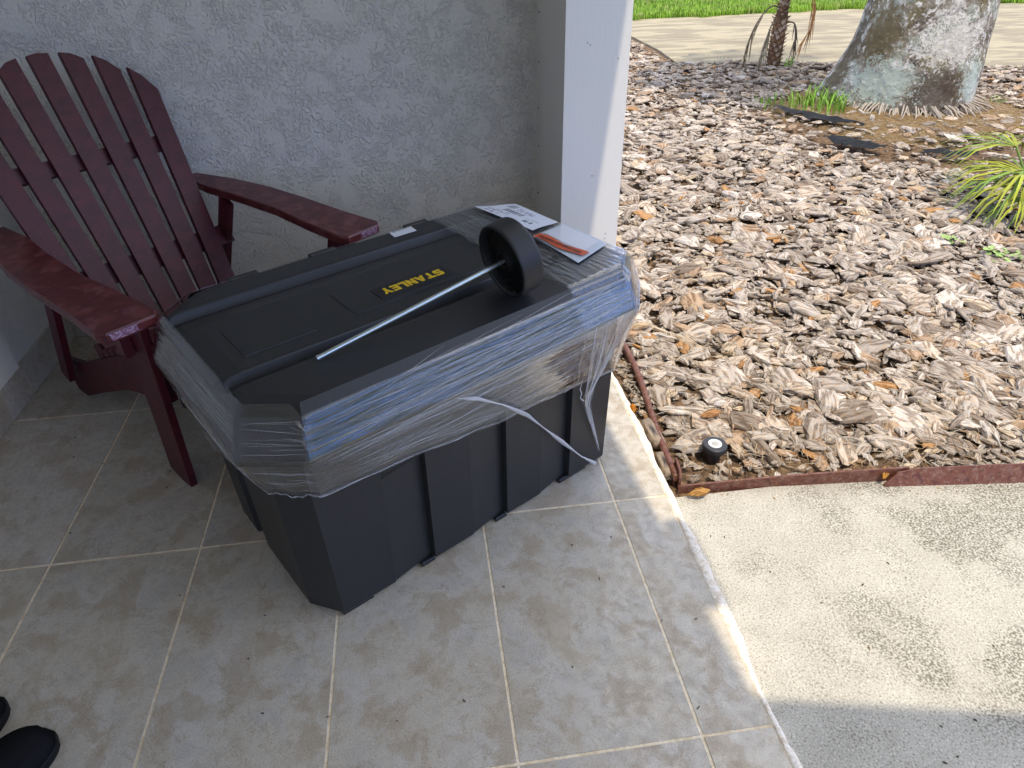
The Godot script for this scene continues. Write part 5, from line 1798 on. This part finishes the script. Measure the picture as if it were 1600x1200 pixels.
func weeds_and_lawn() -> void:
	tuft(Vector3(2.96, -0.01, -5.02), 130, 0.17, 0.21, Color(0.20, 0.36, 0.035), "bright green grass tuft growing at the left foot of the trunk", "grass_tuft", 1)
	tuft(Vector3(2.68, -0.01, -5.18), 30, 0.10, 0.12, Color(0.20, 0.38, 0.05), "sparse green sprigs left of the bright grass tuft", "grass_tuft", 2)
	tuft(Vector3(4.38, -0.01, -4.95), 26, 0.05, 0.07, Color(0.24, 0.36, 0.07), "tiny green weed at the right foot of the trunk", "grass_tuft", 3)
	tuft(Vector3(3.46, -0.01, -6.50), 16, 0.12, 0.05, Color(0.24, 0.40, 0.06), "thin green sprout beside the young palm's trunk", "grass_tuft", 5)
	# leafy weed: round leaflets
	for q in [[Vector3(2.42, -0.01, -2.42), 34, 0.075, "pale green leafy weed under the fan palm, larger clump"], [Vector3(2.33, -0.01, -2.62), 14, 0.05, "small pale green leafy weed left of the larger clump"]]:
		rng.seed = int(q[2] * 1000)
		var root := thing("leafy_weed", q[0])
		tag(root, q[3], "weed")
		var m := Mesher.new()
		m.colored = true
		for k in q[1]:
			var a := rng.randf() * TAU
			var r: float = q[2] * sqrt(rng.randf())
			var c := Vector3(cos(a) * r, rng.randf_range(0.01, 0.04), sin(a) * r)
			var s := rng.randf_range(0.008, 0.014)
			var v := rng.randf_range(0.8, 1.2)
			m.tint = Color(0.30 * v, 0.42 * v, 0.12 * v)
			var t := Vector3(rng.randf_range(-0.4, 0.4), 1, rng.randf_range(-0.4, 0.4)).normalized()
			var x := t.cross(Vector3.FORWARD).normalized()
			var y := t.cross(x)
			for i in 7:
				var a0 := TAU * i / 7
				var a1 := TAU * (i + 1) / 7
				m.tri(c - t * s * 0.15, c + (x * cos(a0) + y * sin(a0)) * s, c + (x * cos(a1) + y * sin(a1)) * s)
		put(m, "leaves", M.leaf, root)
	# lawn beyond the drive
	var m := Mesher.new()
	rng.seed = 450
	for k in 14:
		var a := rng.randf() * TAU
		var b := Vector3(cos(a), 0, sin(a)) * 0.06 * rng.randf()
		var lean := Vector3(rng.randf_range(-1, 1), 0, rng.randf_range(-1, 1)) * 0.5
		m.blade(PackedVector3Array([b, b + Vector3(0, 0.05, 0) + lean * 0.015, b + Vector3(0, 0.085, 0) + lean * 0.06]), PackedFloat32Array([0.004, 0.004, 0.0005]), Vector3(lean.z, 0, -lean.x))
	var mm := MultiMesh.new()
	mm.transform_format = MultiMesh.TRANSFORM_3D
	mm.use_colors = true
	mm.mesh = m.mesh()
	mm.instance_count = 17000
	for k in 17000:
		var z := -10.0 - 6.0 * pow(rng.randf(), 1.3)
		var x := rng.randf_range(1.5, 13.0)
		var e := -10.05 - 0.07 * clampf(x - 3.1, 0.0, 3.0) + 0.06 * sin(x * 5.0) + 0.05 * sin(x * 13.0)
		if z > e: z = e - rng.randf() * 0.4
		mm.set_instance_transform(k, Transform3D(Basis(Vector3.UP, rng.randf() * TAU).scaled(Vector3.ONE * rng.randf_range(0.7, 1.4)), Vector3(x, -0.045, z)))
		var v := rng.randf_range(0.7, 1.25)
		mm.set_instance_color(k, Color(0.24 * v, 0.40 * v, 0.035 * v) if rng.randf() < 0.85 else Color(0.32 * v, 0.34 * v, 0.10 * v))
	var mi := MultiMeshInstance3D.new()
	mi.name = "lawn_grass"
	mi.multimesh = mm
	mi.material_override = M.leaf
	add_child(mi)
	tag(mi, "sunlit green lawn grass beyond the driveway", "grass", "", "stuff")
	sheet(PackedVector2Array([Vector2(-20, 9.85), Vector2(3.1, 10.08), Vector2(6.1, 10.30), Vector2(20, 10.2), Vector2(20, 40), Vector2(-20, 40)]), -0.04, "lawn", M.lawn, 0.1)


func shoes() -> void:
	var sm := bump(tri_tex(mat(Color(0.55, 0.55, 0.58), 1.0, 0.1), T.plastic_col, 9.0), T.fine, 0.5)
	sm.rim_enabled = true
	sm.rim = 0.2
	for q in [[Vector3(-0.828, 0, -0.745), -0.75, "black fabric shoe toe nearer the bottom left corner"], [Vector3(-0.945, 0, -0.825), -0.62, "black fabric shoe toe farther back at the left picture edge"]]:
		var root := thing("shoe", q[0], q[1])
		tag(root, q[2], "shoe", "black shoes in the lower left corner")
		# toe towards -z; length 0.27
		var m := Mesher.new()
		var rows := []
		for a in 25:
			var t := a / 24.0
			var z := lerpf(-0.088, 0.18, t)
			var hw := 0.050 * sqrt(clampf(1.0 - pow(1.0 - minf(t / 0.30, 1.0), 2.2), 0, 1)) * (1.0 - 0.22 * smoothstep(0.3, 0.7, t)) + 0.0005
			var top := 0.050 * sqrt(clampf(1.0 - pow(1.0 - minf(t / 0.22, 1.0), 2.0), 0, 1)) + 0.05 * smoothstep(0.25, 0.8, t)
			if t > 0.9:
				hw *= sqrt(maxf(0.02, 1.0 - pow((t - 0.9) / 0.1, 2.0)))
			var row := []
			for b in 19:
				var an := PI * b / 18.0
				row.append(Vector3(cos(an) * hw * 0.97, 0.018 + pow(sin(an), 0.8) * top, z))
			rows.append(row)
		rows.reverse()
		m.grid(rows)
		put(m, "upper", sm, root)
		var outl := PackedVector2Array()
		for a in 41:
			var t := a / 40.0
			var hw := 0.052 * sqrt(clampf(1.0 - pow(1.0 - minf(t / 0.30, 1.0), 2.2), 0, 1)) * (1.0 - 0.22 * smoothstep(0.3, 0.7, t)) + 0.001
			if t > 0.9: hw *= sqrt(maxf(0.02, 1.0 - pow((t - 0.9) / 0.1, 2.0)))
			outl.append(Vector2(hw, -lerpf(-0.091, 0.182, t)))
		for a in 41:
			var q2 := outl[40 - a]
			outl.append(Vector2(-q2.x, q2.y))
		if Geometry2D.is_polygon_clockwise(outl):
			outl.reverse()
		m = Mesher.new()
		m.slab(outl, Vector3.ZERO, Vector3.RIGHT, Vector3.FORWARD, 0.0, 0.020, 0.003)
		put(m, "sole", M.black_void, root)


func grit() -> void:
	# crumbs of bark and soil blown onto the tiles and the walk
	var m := Mesher.new()
	m.colored = true
	rng.seed = 611
	for k in 90:
		var on_tile := k < 42
		var p := Vector3(rng.randf_range(-1.1, 0.53), 0.0012, rng.randf_range(-2.0, -0.6)) if on_tile else Vector3(rng.randf_range(0.62, 1.7), -0.0255, rng.randf_range(-1.2, -0.5))
		if k > 62:
			p.z = -1.272 + 0.10 * (p.x - 0.6) + rng.randf() * 0.03
		var a := rng.randf() * TAU
		var d := Vector3(cos(a), 0, sin(a)) * rng.randf_range(0.0015, 0.005)
		var v := rng.randf_range(0.6, 1.3)
		m.tint = Color(0.06 * v, 0.045 * v, 0.03 * v) if k < 62 else Color(0.36 * v, 0.24 * v, 0.11 * v)
		m.tube(PackedVector3Array([p - d, p + Vector3(0, 0.001, 0), p + d]), PackedFloat32Array([0.0006, rng.randf_range(0.001, 0.0022), 0.0006]), 5, 0.7)
	tag(put(m, "floor_grit", M.bits), "dark crumbs of bark and soil strewn on tiles and concrete", "litter", "", "stuff")


func _ready() -> void:
	view_and_light()
	materials()
	porch()
	grounds()
	chest()
	film()
	papers()
	wheel()
	chair()
	shoes()
	big_palm()
	small_palm()
	green_palm()
	bed_things()
	grit()
	mulch()
	weeds_and_lawn()
